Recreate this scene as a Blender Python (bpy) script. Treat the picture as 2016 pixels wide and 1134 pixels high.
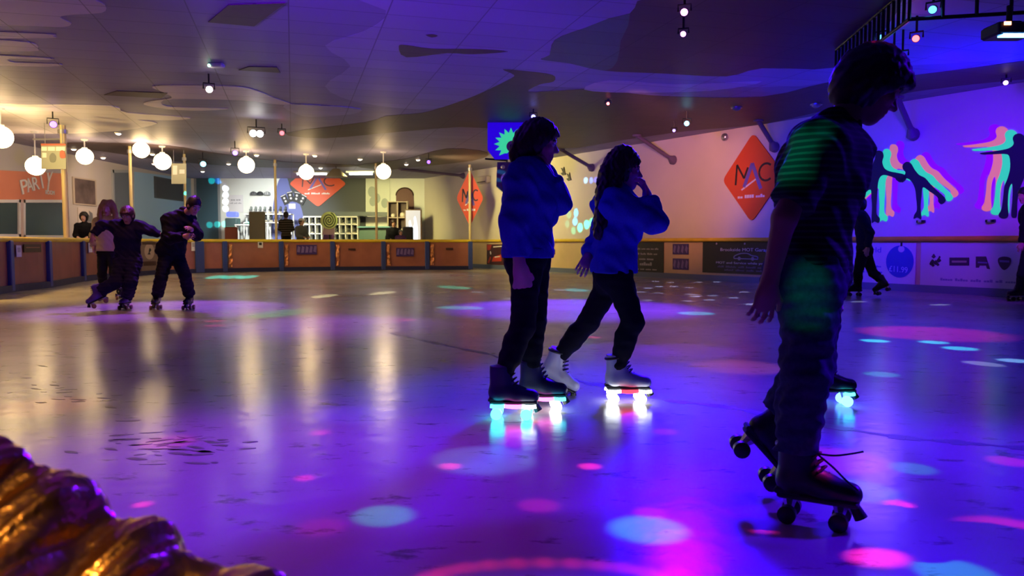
import bpy, math, random
import numpy as np
from mathutils import Vector, Matrix
from mathutils.geometry import tessellate_polygon

random.seed(7)
SC = bpy.context.scene
COL = SC.collection
PI = math.pi
for _o in list(bpy.data.objects):
    bpy.data.objects.remove(_o)

# ---------------------------------------------------------------- camera
W_PX, H_PX, F_PX, HOR = 2016.0, 1134.0, 1500.0, 478.0
PITCH = math.atan((H_PX / 2 - HOR) / F_PX)
CAM = Vector((0.0, 0.0, 1.0))
cam_data = bpy.data.cameras.new('camera')
cam_data.sensor_width = 36.0
cam_data.lens = F_PX / W_PX * 36.0
cam_data.clip_end = 200
cam_data.clip_start = 0.05
cam_data.dof.use_dof = True
cam_data.dof.focus_distance = 5.5
cam_data.dof.aperture_fstop = 4.0
cam = bpy.data.objects.new('camera', cam_data)
COL.objects.link(cam)
cam.location = CAM
cam.rotation_euler = (PI / 2 - PITCH, 0, 0)
SC.camera = cam
SC.view_settings.view_transform = 'Standard'
SC.view_settings.look = 'None'
SC.view_settings.gamma = 1.0
SC.view_settings.exposure = 0.0
SC.view_settings.use_curve_mapping = False
SC.cycles.max_bounces = 6
SC.cycles.diffuse_bounces = 3
SC.cycles.glossy_bounces = 3
SC.cycles.sample_clamp_indirect = 4.0

world = bpy.data.worlds.new('world')
SC.world = world
world.use_nodes = True
world.node_tree.nodes['Background'].inputs[0].default_value = (0.10, 0.06, 0.30, 1)
world.node_tree.nodes['Background'].inputs[1].default_value = 0.012

CEIL = 3.9
BACK = 34.6
LEFT = -14.5
# the long right wall runs obliquely: a point on it, its direction towards the camera, its normal into the rink
WA = Vector((-1.39, 30.6, 0))
WD = Vector((0.539, -0.842, 0)).normalized()
WN = Vector((WD.y, -WD.x, 0))          # points into the room (-x, -y)
UPV = Vector((0, 0, 1))


def ray(px, py):
    u, v = (px - W_PX / 2) / F_PX, (H_PX / 2 - py) / F_PX
    c, s = math.cos(PITCH), math.sin(PITCH)
    return Vector((u, c + v * s, -s + v * c))


def G(px, py, z=0.0):                   # the point at height z seen at a pixel
    d = ray(px, py)
    return CAM + d * ((z - CAM.z) / d.z)


def P(px, py, y):                       # the point at distance y seen at a pixel
    d = ray(px, py)
    return CAM + d * ((y - CAM.y) / d.y)


def Wl(px, py, off=0.0):                # the point on the right wall
    d = ray(px, py)
    p0 = WA + WN * off
    return CAM + d * ((p0 - CAM).dot(WN) / d.dot(WN))


def Lw(px, py, off=0.0):                # the point on the left wall
    d = ray(px, py)
    return CAM + d * ((LEFT + off - CAM.x) / d.x)


def Bw(px, py, off=0.0):
    return P(px, py, BACK - off)


# ---------------------------------------------------------------- lights
def aim(o, src, tgt):
    o.location = src
    o.rotation_euler = (Vector(tgt) - Vector(src)).to_track_quat('-Z', 'Y').to_euler()


def beam(src, tgt, rad, col, L, blend=0.35, nrm=UPV, alb=0.45, soft=0.02, name='disco_beam'):
    """A spot lamp from src that throws a pool of about radius rad at tgt, bright enough to give radiance L there."""
    src, tgt = Vector(src), Vector(tgt)
    d = tgt - src
    dist = d.length
    cosn = max(0.12, abs(d.normalized().dot(nrm)))
    ld = bpy.data.lights.new(name, 'SPOT')
    ld.color = col
    ld.energy = L * 39.5 * dist * dist / (alb * cosn)
    ld.spot_size = min(PI * 0.95, 2 * math.atan2(rad, dist))
    ld.spot_blend = blend
    ld.shadow_soft_size = soft
    o = bpy.data.objects.new(name, ld)
    COL.objects.link(o)
    aim(o, src, tgt)
    return o


def area(loc, tgt, sx, sy, col, energy, name):
    ld = bpy.data.lights.new(name, 'AREA')
    ld.shape = 'RECTANGLE'
    ld.size, ld.size_y = sx, sy
    ld.color = col
    ld.energy = energy
    o = bpy.data.objects.new(name, ld)
    COL.objects.link(o)
    aim(o, loc, tgt)
    return o


BLUE = (0.10, 0.0, 1.0)
VIOLET = (0.28, 0.02, 1.0)
MAGENTA = (0.9, 0.02, 0.75)
PINK = (1.0, 0.02, 0.28)
RED = (1.0, 0.06, 0.10)
CYAN = (0.0, 0.75, 0.50)
AQUA = (0.05, 0.8, 1.0)
GREEN = (0.05, 0.9, 0.35)
WARM = (1.0, 0.72, 0.32)

# ultraviolet and coloured floods, mostly unseen lamps added and fitted to wash the rink, its walls and the seating area
FLOODS = {
    'center': ((2.2, 9.7, 3.6), G(1150, 880), 2.7, 'f'),
    'right': ((5.2, 9.8, 3.6), G(1750, 850), 3.4, 'f'),
    'nearleft': ((-2.0, 4.5, 3.7), G(520, 930), 1.9, 'f'),
    'midleft': ((-6.0, 9.0, 3.7), G(250, 720), 4.0, 'f'),
    'band': ((1.0, 12.4, 3.75), G(1130, 606), 2.2, 'f'),
    'bandleft': ((-5.2, 12.3, 3.75), G(330, 608), 2.1, 'f'),
    'patch': ((-2.5, 10.2, 3.75), G(640, 640), 1.7, 'f'),
    'farright': ((7.0, 14.5, 3.6), G(1650, 620), 4.0, 'f'),
    'farfloor_fill': ((-4.05, 24.0, 3.75), Vector((-2.8, 22.0, 0)), 7.0, 'f'),  # unseen lamp added to brighten the far floor
    'nearright': ((6.0, 4.0, 3.7), G(1900, 1000), 2.0, 'f'),
    'mural': ((6.5, 11.5, 3.6), Wl(1880, 300), 2.7, 'w'),
    'murallow': ((7.0, 9.0, 3.6), Wl(1960, 470), 3.0, 'w'),
    'wallmid': ((3.0, 12.0, 3.6), Wl(1640, 400), 3.5, 'w'),
    'wallpink': ((2.0, 14.0, 3.4), Wl(1370, 345), 3.0, 'w'),
    'wallwarm': ((-3.0, 25.5, 3.3), Wl(1050, 395), 6.3, 'w'),
    'wash': ((4.2, 8.0, 3.7), Vector((4.2, 7.6, 0)), 7.0, 'f'),
    'washleft': ((-5.0, 10.0, 3.7), Vector((-5.0, 10.0, 0)), 11.0, 'f'),
    'hire': ((-9.5, 29.6, 3.6), Vector((-10.5, 34.0, 1.6)), 4.0, 'b'),
    'hirelow': ((-6.0, 28.8, 3.6), Vector((-6.0, 34.0, 1.0)), 6.0, 'b'),
    'seats': ((-11.5, 24.0, 3.5), Vector((-14.5, 28.0, 1.8)), 5.5, 'l'),
    'ceilright_fill': (WA + WD * 22 + WN * 0.6 + UPV * 2.5, Vector((1.5, 12.5, 3.9)), 6.5, 'f'),  # unseen uplight added at the wall to turn the right ceiling blue
    'ceilnear_fill': ((-3.5, 2.0, 2.7), Vector((-1.5, 10.0, 5.0)), 3.7, 'f'),  # unseen out-of-frame lamp added to lift the near ceiling
    'leftceil_fill': ((-12.8, 13.5, 2.6), Vector((-10.0, 17.5, 3.9)), 3.2, 'f'),  # unseen uplight added for the warm glow on the left ceiling
    'entry': ((-11.0, 12.0, 3.6), Vector((-10.0, 15.0, 0)), 6.0, 'f'),
}
FCOL = {k: (0.3, 0.3, 0.3) for k in FLOODS}
#FCOL#
FCOL.update({'center': (0.015, 0.000, 0.600), 'right': (0.000, 0.000, 0.000), 'nearleft': (0.160, 0.000, 0.420), 'midleft': (0.000, 0.000, 0.000), 'band': (0.220, 0.010, 1.800), 'bandleft': (0.260, 0.040, 0.750), 'patch': (0.170, 0.010, 0.500), 'farright': (0.010, 0.004, 0.060), 'farfloor_fill': (0.130, 0.105, 0.100), 'nearright': (0.050, 0.000, 0.750), 'mural': (0.030, 0.000, 0.500), 'murallow': (0.045, 0.000, 0.190), 'wallmid': (0.002, 0.002, 0.439), 'wallpink': (0.250, 0.090, 0.050), 'wallwarm': (0.560, 0.460, 0.150), 'wash': (0.000, 0.000, 0.360), 'washleft': (0.130, 0.050, 0.020), 'hire': (0.728, 0.757, 0.700), 'hirelow': (0.451, 0.397, 0.151), 'seats': (0.129, 0.086, 0.054), 'ceilright_fill': (0.000, 0.000, 0.065), 'ceilnear_fill': (0.050, 0.000, 0.300), 'leftceil_fill': (0.220, 0.160, 0.050), 'entry': (0.620, 0.360, 0.080)})
for k, (sp_, tg_, rd_, kind_) in FLOODS.items():
    cf = FCOL[k]
    mx_ = max(cf)
    if mx_ <= 0.0005:
        continue
    bl_ = 0.5 if k.startswith('band') else (1.0 if k != 'mural' else 0.95)
    beam(sp_, tg_, rd_, [v / mx_ for v in cf], mx_, bl_, nrm={'f': UPV, 'w': WN, 'b': Vector((0, -1, 0)), 'l': Vector((1, 0, 0))}[kind_], soft=0.35 if not k.startswith('band') else 0.08, name=k + '_flood')

beam((-1.3, -0.4, 2.0), (-0.62, 0.72, 0.62), 0.42, (1.0, 0.62, 0.25), 0.95, 1.0, soft=.25, name='gold_fill_lamp')  # unseen warm lamp added to bring out the gold fabric


# ---------------------------------------------------------------- materials
MATS = {}


def mat(name, col, rough=0.6, metal=0.0, emit=None, es=0.0, noise=None, bump=None, coat=0.0, spec=0.5):
    if name in MATS:
        return MATS[name]
    m = bpy.data.materials.new(name)
    m.use_nodes = True
    nt = m.node_tree
    b = nt.nodes['Principled BSDF']
    c4 = (col[0], col[1], col[2], 1)
    b.inputs['Base Color'].default_value = c4
    b.inputs['Roughness'].default_value = rough
    b.inputs['Metallic'].default_value = metal
    b.inputs['Specular IOR Level'].default_value = spec
    b.inputs['Coat Weight'].default_value = coat
    if emit is not None:
        b.inputs['Emission Color'].default_value = (emit[0], emit[1], emit[2], 1)
        b.inputs['Emission Strength'].default_value = es
    if noise or bump:
        tc = nt.nodes.new('ShaderNodeTexCoord')
        n = nt.nodes.new('ShaderNodeTexNoise')
        n.inputs['Scale'].default_value = (noise or bump)[0]
        n.inputs['Detail'].default_value = 5
        nt.links.new(tc.outputs['Object'], n.inputs['Vector'])
        if noise:
            r = nt.nodes.new('ShaderNodeValToRGB')
            k = noise[1]
            r.color_ramp.elements[0].position = 0.3
            r.color_ramp.elements[1].position = 0.7
            r.color_ramp.elements[0].color = (col[0] * (1 - k), col[1] * (1 - k), col[2] * (1 - k), 1)
            r.color_ramp.elements[1].color = (min(1, col[0] * (1 + k)), min(1, col[1] * (1 + k)), min(1, col[2] * (1 + k)), 1)
            nt.links.new(n.outputs['Fac'], r.inputs['Fac'])
            nt.links.new(r.outputs['Color'], b.inputs['Base Color'])
        if bump:
            bp = nt.nodes.new('ShaderNodeBump')
            bp.inputs['Strength'].default_value = bump[1]
            bp.inputs['Distance'].default_value = bump[2] if len(bump) > 2 else 0.01
            nt.links.new(n.outputs['Fac'], bp.inputs['Height'])
            nt.links.new(bp.outputs['Normal'], b.inputs['Normal'])
    MATS[name] = m
    return m


def glow(name, col, s):
    return mat(name, (0.02, 0.02, 0.02), 0.4, emit=col, es=s)


def floor_mat():
    m = mat('polished_floor', (0.42, 0.40, 0.38), 0.3)
    nt = m.node_tree
    b = nt.nodes['Principled BSDF']
    tc = nt.nodes.new('ShaderNodeTexCoord')
    big = nt.nodes.new('ShaderNodeTexNoise'); big.inputs['Scale'].default_value = 0.5; big.inputs['Detail'].default_value = 6
    nt.links.new(tc.outputs['Object'], big.inputs['Vector'])
    r1 = nt.nodes.new('ShaderNodeValToRGB')
    r1.color_ramp.elements[0].position = 0.30; r1.color_ramp.elements[0].color = (0.33, 0.31, 0.29, 1)
    r1.color_ramp.elements[1].position = 0.70; r1.color_ramp.elements[1].color = (0.50, 0.48, 0.45, 1)
    nt.links.new(big.outputs['Fac'], r1.inputs['Fac'])
    # scattered scuffs and skid marks
    mp = nt.nodes.new('ShaderNodeMapping'); mp.inputs['Scale'].default_value = (1.0, 2.2, 1.0); mp.inputs['Rotation'].default_value = (0, 0, 0.35)
    nt.links.new(tc.outputs['Object'], mp.inputs['Vector'])
    sc = nt.nodes.new('ShaderNodeTexNoise'); sc.inputs['Scale'].default_value = 3.6; sc.inputs['Detail'].default_value = 9; sc.inputs['Roughness'].default_value = 0.68
    nt.links.new(mp.outputs['Vector'], sc.inputs['Vector'])
    r2 = nt.nodes.new('ShaderNodeValToRGB')
    r2.color_ramp.elements[0].position = 0.33; r2.color_ramp.elements[0].color = (0.35, 0.33, 0.32, 1)
    r2.color_ramp.elements[1].position = 0.42; r2.color_ramp.elements[1].color = (1, 1, 1, 1)
    nt.links.new(sc.outputs['Fac'], r2.inputs['Fac'])
    mx = nt.nodes.new('ShaderNodeMixRGB'); mx.blend_type = 'MULTIPLY'; mx.inputs[0].default_value = 1.0
    nt.links.new(r1.outputs['Color'], mx.inputs[1]); nt.links.new(r2.outputs['Color'], mx.inputs[2])
    nt.links.new(mx.outputs[0], b.inputs['Base Color'])
    rr = nt.nodes.new('ShaderNodeMapRange'); rr.inputs[3].default_value = 0.17; rr.inputs[4].default_value = 0.27
    nt.links.new(big.outputs['Fac'], rr.inputs[0]); nt.links.new(rr.outputs[0], b.inputs['Roughness'])
    bn = nt.nodes.new('ShaderNodeTexNoise'); bn.inputs['Scale'].default_value = 6; bn.inputs['Detail'].default_value = 3
    nt.links.new(tc.outputs['Object'], bn.inputs['Vector'])
    bp = nt.nodes.new('ShaderNodeBump'); bp.inputs['Strength'].default_value = 0.3; bp.inputs['Distance'].default_value = 0.008
    nt.links.new(bn.outputs['Fac'], bp.inputs['Height']); nt.links.new(bp.outputs['Normal'], b.inputs['Normal'])
    b.inputs['Coat Weight'].default_value = 0.05
    b.inputs['Specular IOR Level'].default_value = 0.42
    b.inputs['Coat Roughness'].default_value = 0.2
    return m


def tile_mat(name, col, k=1.0):
    """Ceiling tiles: a square grid of dark seams over a matt paint."""
    m = mat(name, col, 0.50, spec=0.30)
    nt = m.node_tree
    b = nt.nodes['Principled BSDF']
    tc = nt.nodes.new('ShaderNodeTexCoord')
    mp = nt.nodes.new('ShaderNodeMapping'); mp.inputs['Rotation'].default_value = (0, 0, -0.28)
    nt.links.new(tc.outputs['Object'], mp.inputs['Vector'])
    br = nt.nodes.new('ShaderNodeTexBrick')
    br.inputs['Scale'].default_value = 1.0
    br.offset = 0.0
    br.inputs['Brick Width'].default_value = 1.2
    br.inputs['Row Height'].default_value = 0.62
    br.inputs['Mortar Size'].default_value = 0.009
    br.inputs['Color1'].default_value = (col[0] * 1.06, col[1] * 1.06, col[2] * 1.06, 1)
    br.inputs['Color2'].default_value = (col[0] * 0.92, col[1] * 0.92, col[2] * 0.92, 1)
    br.inputs['Mortar'].default_value = (col[0] * 0.5, col[1] * 0.5, col[2] * 0.5, 1)
    nt.links.new(mp.outputs['Vector'], br.inputs['Vector'])
    nt.links.new(br.outputs['Color'], b.inputs['Base Color'])
    return m


# ---------------------------------------------------------------- mesh helpers
class MB:
    def __init__(self):
        self.v, self.f, self.m, self.cur = [], [], [], 0

    def add(self, vs, fs):
        n = len(self.v)
        self.v += [Vector(p) for p in vs]
        self.f += [tuple(i + n for i in f) for f in fs]
        self.m += [self.cur] * len(fs)
        return self

    def box(self, c, sx, sy, sz, X=(1, 0, 0), Y=(0, 1, 0), Z=(0, 0, 1), bev=0.0):
        c, X, Y, Z = Vector(c), Vector(X), Vector(Y), Vector(Z)
        if bev <= 0:
            vs = [c + X * (a * sx / 2) + Y * (b * sy / 2) + Z * (d * sz / 2) for d in (-1, 1) for b in (-1, 1) for a in (-1, 1)]
            return self.add(vs, [(0, 2, 3, 1), (4, 5, 7, 6), (0, 1, 5, 4), (2, 6, 7, 3), (0, 4, 6, 2), (1, 3, 7, 5)])
        prof = []
        b = min(bev, sx * .45, sy * .45, sz * .45)
        for (cx, cy, a0) in ((1, 1, 0), (-1, 1, PI / 2), (-1, -1, PI), (1, -1, 1.5 * PI)):
            for t in range(3):
                a = a0 + t * PI / 4
                prof.append((cx * (sx / 2 - b) + b * math.cos(a), cy * (sy / 2 - b) + b * math.sin(a)))
        n = len(prof)
        rings = []
        for (z, k) in ((-sz / 2, 1), (-sz / 2 + b, 0), (sz / 2 - b, 0), (sz / 2, 1)):
            fx, fy = (sx - 2 * b * k) / sx, (sy - 2 * b * k) / sy
            rings.append([c + X * (x * fx) + Y * (y * fy) + Z * z for x, y in prof])
        vs = [p for r in rings for p in r]
        fs = [(r * n + i, r * n + (i + 1) % n, (r + 1) * n + (i + 1) % n, (r + 1) * n + i) for r in range(3) for i in range(n)]
        fs += [tuple(range(n - 1, -1, -1)), tuple(range(3 * n, 4 * n))]
        return self.add(vs, fs)

    def tube(self, pts, rad, n=10, cap=True):
        pts = [Vector(p) for p in pts]
        rads = rad if isinstance(rad, (list, tuple)) else [rad] * len(pts)
        vs, fs = [], []
        prev = None
        for i, p in enumerate(pts):
            t = (pts[min(i + 1, len(pts) - 1)] - pts[max(i - 1, 0)]).normalized()
            if prev is None:
                a = Vector((0, 0, 1)) if abs(t.z) < 0.9 else Vector((1, 0, 0))
                x = t.cross(a).normalized()
            else:
                x = (prev - t * prev.dot(t)).normalized()
            prev = x
            y = t.cross(x)
            for k in range(n):
                a = 2 * PI * k / n
                vs.append(p + (x * math.cos(a) + y * math.sin(a)) * rads[i])
        for i in range(len(pts) - 1):
            for k in range(n):
                fs.append((i * n + k, i * n + (k + 1) % n, (i + 1) * n + (k + 1) % n, (i + 1) * n + k))
        if cap:
            fs += [tuple(range(n - 1, -1, -1)), tuple(range((len(pts) - 1) * n, len(pts) * n))]
        return self.add(vs, fs)

    def ball(self, c, rx, ry=None, rz=None, X=(1, 0, 0), Y=(0, 1, 0), Z=(0, 0, 1), nu=20, nv=12, z0=-1.0, z1=1.0):
        ry, rz = ry or rx, rz or rx
        c, X, Y, Z = Vector(c), Vector(X), Vector(Y), Vector(Z)
        a0, a1 = math.asin(z0), math.asin(z1)
        vs, fs = [], []
        for j in range(nv + 1):
            a = a0 + (a1 - a0) * j / nv
            for i in range(nu):
                b = 2 * PI * i / nu
                vs.append(c + X * (rx * math.cos(a) * math.cos(b)) + Y * (ry * math.cos(a) * math.sin(b)) + Z * (rz * math.sin(a)))
        for j in range(nv):
            for i in range(nu):
                fs.append((j * nu + i, j * nu + (i + 1) % nu, (j + 1) * nu + (i + 1) % nu, (j + 1) * nu + i))
        fs += [tuple(range(nu - 1, -1, -1)), tuple(range(nv * nu, (nv + 1) * nu))]
        return self.add(vs, fs)

    def slab(self, pts, nrm, th, back=0.0):
        """A flat outline (3-D points) given thickness th along nrm."""
        nrm = Vector(nrm)
        top = [Vector(p) + nrm * (th + back) for p in pts]
        bot = [Vector(p) + nrm * back for p in pts]
        n = len(pts)
        tri = tessellate_polygon([[p for p in top]])
        fs = []
        for t in tri:
            a, b, c = (top[i] for i in t)
            t = tuple(t) if (b - a).cross(c - a).dot(nrm) > 0 else tuple(t)[::-1]
            fs.append(t)
            fs.append(tuple(i + n for i in t[::-1]))
        ar = sum(((top[i] - top[0]).cross(top[(i + 1) % n] - top[0]) for i in range(n)), Vector((0, 0, 0))).dot(nrm)
        for i in range(n):
            j = (i + 1) % n
            fs.append((i, n + i, n + j, j) if ar > 0 else (j, n + j, n + i, i))
        return self.add(top + bot, fs)


def link(name, vs, fs, ms, mats, smooth=False, parent=None, origin=None):
    vs = [Vector(v) for v in vs]
    if parent is not None:
        root = parent
        base = Vector((0, 0, 0))
        while root is not None:
            base += Vector(root.location)
            root = root.parent
        org = base
    elif origin is not None:
        org = Vector(origin)
    else:
        lo = [min(v[i] for v in vs) for i in range(3)]
        hi = [max(v[i] for v in vs) for i in range(3)]
        org = Vector(((lo[0] + hi[0]) / 2, (lo[1] + hi[1]) / 2, lo[2]))
    me = bpy.data.meshes.new(name)
    me.from_pydata([v - org for v in vs], [], fs)
    for m in (mats if isinstance(mats, (list, tuple)) else [mats]):
        me.materials.append(m)
    if ms is not None:
        me.polygons.foreach_set('material_index', ms)
    if smooth:
        me.polygons.foreach_set('use_smooth', [True] * len(me.polygons))
        if smooth != 'all':
            try:
                me.set_sharp_from_angle(angle=math.radians(40))
            except Exception:
                pass
    me.update()
    o = bpy.data.objects.new(name, me)
    COL.objects.link(o)
    if parent is not None:
        o.parent = parent
    else:
        o.location = org
    return o


def obj(name, mb, mats, parent=None, smooth=False, origin=None):
    return link(name, mb.v, mb.f, mb.m, mats, smooth, parent, origin)


def tag(o, label, cat, group=None):
    o['label'] = label
    o['category'] = cat
    if group:
        o['group'] = group
    return o


def thing(name, label, cat, loc, group=None):
    o = bpy.data.objects.new(name, None)
    COL.objects.link(o)
    o.location = loc
    o.empty_display_size = 0.1
    return tag(o, label, cat, group)


def struct(name, mb, mats, smooth=False):
    o = obj(name, mb, mats, smooth=smooth, origin=(0, 0, 0))
    o['kind'] = 'structure'
    return o


_tc = {}


def text_geo(s):
    if s in _tc:
        return _tc[s]
    cu = bpy.data.curves.new('lettering', 'FONT')
    cu.body = s
    cu.size = 1.0
    cu.align_x = 'CENTER'
    cu.align_y = 'CENTER'
    cu.extrude = 0.02
    cu.resolution_u = 3
    to = bpy.data.objects.new('lettering', cu)
    COL.objects.link(to)
    dg = bpy.context.evaluated_depsgraph_get()
    me = bpy.data.meshes.new_from_object(to.evaluated_get(dg))
    vs = [v.co.copy() for v in me.vertices]
    fs = [tuple(p.vertices) for p in me.polygons]
    bpy.data.objects.remove(to)
    bpy.data.meshes.remove(me)
    bpy.data.curves.remove(cu)
    _tc[s] = (vs, fs)
    return _tc[s]


def lettering(mb, s, c, R, U, w, h, n, th=0.006):
    """Adds letters filling a w x h box centred at c (R right, U up, n outwards)."""
    vs, fs = text_geo(s)
    x0, x1 = min(v.x for v in vs), max(v.x for v in vs)
    y0, y1 = min(v.y for v in vs), max(v.y for v in vs)
    c, R, U, n = Vector(c), Vector(R), Vector(U), Vector(n)
    out = [c + R * ((v.x - (x0 + x1) / 2) / (x1 - x0) * w) + U * ((v.y - (y0 + y1) / 2) / (y1 - y0) * h) + n * ((v.z + 0.02) / 0.04 * th) for v in vs]
    mb.add(out, fs)
    return mb


def word_bars(mb, c, R, U, w, h, n, words, th=0.004, seed=1):
    """A line of print too small to read in the photograph: one ragged bar per word."""
    rr = random.Random(seed)
    ls = [rr.uniform(0.7, 1.5) for _ in range(words)]
    gap = 0.25
    tot = sum(ls) + gap * (words - 1)
    x = -w / 2
    c, R, U, n = Vector(c), Vector(R), Vector(U), Vector(n)
    for l in ls:
        ww = l / tot * w
        k = max(2, int(ww / h / 0.8))
        for i in range(k):
            hh = h * rr.choice((0.62, 0.62, 0.7, 1.0))
            x0, x1 = x + ww * i / k, x + ww * (i + 0.82) / k
            mb.slab([c + R * x0 - U * h * .4, c + R * x1 - U * h * .4, c + R * x1 + U * (hh - h * .4), c + R * x0 + U * (hh - h * .4)], n, th)
        x += ww + gap / tot * w
    return mb


def smooth_poly(pts, k=4):
    n = len(pts)
    out = []
    for i in range(n):
        p0, p1, p2, p3 = (Vector(pts[(i + j) % n]) for j in (-1, 0, 1, 2))
        for t in range(k):
            u = t / k
            out.append(0.5 * ((2 * p1) + (p2 - p0) * u + (2 * p0 - 5 * p1 + 4 * p2 - p3) * u * u + (3 * p1 - p0 - 3 * p2 + p3) * u ** 3))
    return out


def open_curve(pts, k=6):
    pts = [Vector(p) for p in pts]
    out = []
    for i in range(len(pts) - 1):
        p0, p1, p2, p3 = pts[max(i - 1, 0)], pts[i], pts[i + 1], pts[min(i + 2, len(pts) - 1)]
        for t in range(k):
            u = t / k
            out.append(0.5 * ((2 * p1) + (p2 - p0) * u + (2 * p0 - 5 * p1 + 4 * p2 - p3) * u * u + (3 * p1 - p0 - 3 * p2 + p3) * u ** 3))
    out.append(pts[-1])
    return out

# ================================================================ THE SETTING
M_FLOOR = floor_mat()
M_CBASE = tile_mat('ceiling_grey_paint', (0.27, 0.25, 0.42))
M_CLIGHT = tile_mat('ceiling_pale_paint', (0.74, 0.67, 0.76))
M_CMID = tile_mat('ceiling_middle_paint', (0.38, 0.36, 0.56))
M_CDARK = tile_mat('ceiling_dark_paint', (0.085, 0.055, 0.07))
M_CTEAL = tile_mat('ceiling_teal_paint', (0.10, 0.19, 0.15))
M_WALLR = mat('cream_wall_paint', (0.72, 0.66, 0.56), 0.7, noise=(0.8, 0.05))
M_DADO = mat('buff_dado_board', (0.60, 0.44, 0.24), 0.6, noise=(1.5, 0.08))
M_WALLB = mat('white_wall_paint', (0.80, 0.82, 0.78), 0.7, noise=(0.7, 0.03))
M_GREYP = mat('grey_wall_panel', (0.075, 0.082, 0.09), 0.7)
M_SALMON = mat('salmon_wall_paint', (0.74, 0.26, 0.15), 0.7, noise=(0.8, 0.06))
M_WALLL = mat('pale_grey_wall_paint', (0.50, 0.47, 0.45), 0.7, noise=(0.6, 0.05))
M_BLUEW = mat('pale_blue_wall_paint', (0.34, 0.56, 0.75), 0.6)
M_DARKT = mat('dark_teal_glass', (0.03, 0.065, 0.085), 0.25)
M_WHITE = mat('white_gloss_paint', (0.80, 0.80, 0.78), 0.4)
M_BLACK = mat('black_plastic', (0.012, 0.012, 0.014), 0.45)
M_BLACKM = mat('black_metal', (0.015, 0.015, 0.02), 0.35, metal=0.4)
M_CHROME = mat('brushed_steel', (0.6, 0.6, 0.62), 0.3, metal=0.9)
M_YELLOW = mat('yellow_rail_paint', (0.80, 0.58, 0.03), 0.4, noise=(3, 0.1))
M_BLUEP = mat('blue_post_paint', (0.035, 0.06, 0.24), 0.4)
M_KICK = mat('navy_kickboard', (0.012, 0.015, 0.06), 0.5)
M_SKIRT = mat('blue_grey_skirting', (0.11, 0.14, 0.24), 0.5)
M_PANEL = mat('brown_laminate', (0.36, 0.13, 0.075), 0.35, noise=(2, 0.15))
M_FOIL = mat('crinkled_copper_foil', (0.75, 0.33, 0.14), 0.22, metal=1.0, bump=(40, 1.0, 0.02))
M_PAPER = mat('white_paper', (0.75, 0.72, 0.75), 0.7)
M_ORANGE = mat('orange_sign_board', (0.72, 0.085, 0.025), 0.5)
M_CREAM = mat('cream_pole_paint', (0.72, 0.58, 0.30), 0.4)
M_STRUT = mat('grey_strut_paint', (0.16, 0.12, 0.17), 0.5)

CORNER = WA + WD * ((BACK - WA.y) / WD.y)
NEAR = WA + WD * 41.0
room = [Vector((LEFT, -4, 0)), Vector((NEAR.x, -4, 0)), Vector((CORNER.x, BACK, 0)), Vector((LEFT, BACK, 0))]

m = MB(); m.slab(room, (0, 0, -1), 0.2)
# a worn dark seam that curves over the rink, and clusters of old skid marks
m.cur = 1
seam = open_curve([G(x, y) for x, y in [(770, 655), (850, 674), (960, 697), (1040, 720), (1110, 741), (1200, 764), (1310, 788), (1420, 800), (1560, 826), (1750, 858), (1900, 872), (2100, 890)]], 5)
for i in range(len(seam) - 1):
    a, b = seam[i], seam[i + 1]
    n_ = (b - a).normalized().cross(UPV) * (.035 + .02 * math.sin(i * 1.7))
    m.slab([a + n_, b + n_, b - n_, a - n_], (0, 0, 1), .0008)
rk = random.Random(5)
m.cur = 2
for cx_, cy_, wx_, wy_, nn_ in ((340, 880, 190, 45, 46), (110, 770, 120, 40, 22), (560, 700, 200, 60, 14), (300, 690, 200, 30, 12), (740, 590, 120, 40, 8)):
    for k in range(nn_):
        p_ = G(cx_ + rk.gauss(0, .45) * wx_, cy_ + rk.gauss(0, .45) * wy_)
        l_, w_ = rk.uniform(.015, .07), rk.uniform(.006, .018)
        a_ = rk.uniform(-.6, .6)
        d_, e_ = Vector((math.cos(a_), math.sin(a_), 0)) * l_, Vector((-math.sin(a_), math.cos(a_), 0)) * w_
        m.slab(smooth_poly([p_ + d_, p_ + d_ * .3 + e_, p_ - d_ * .5 + e_ * rk.uniform(.4, 1.5), p_ - d_, p_ - d_ * .2 - e_, p_ + d_ * .5 - e_ * rk.uniform(.2, 1.2)], 2), (0, 0, 1), .0008)
struct('floor', m, [M_FLOOR, mat('dark_floor_seam', (.20, .19, .19), .35), mat('black_skid_mark', (.10, .09, .09), .4)])

# the ceiling: one tiled plane, with the cloud shapes painted on it
m = MB(); m.slab([p + UPV * CEIL for p in room], (0, 0, 1), 0.2)
layer = [0.0]


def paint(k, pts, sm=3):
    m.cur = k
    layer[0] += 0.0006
    m.slab(smooth_poly([G(x, y, CEIL) for x, y in pts], sm), (0, 0, -1), 0.002 + layer[0])


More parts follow.
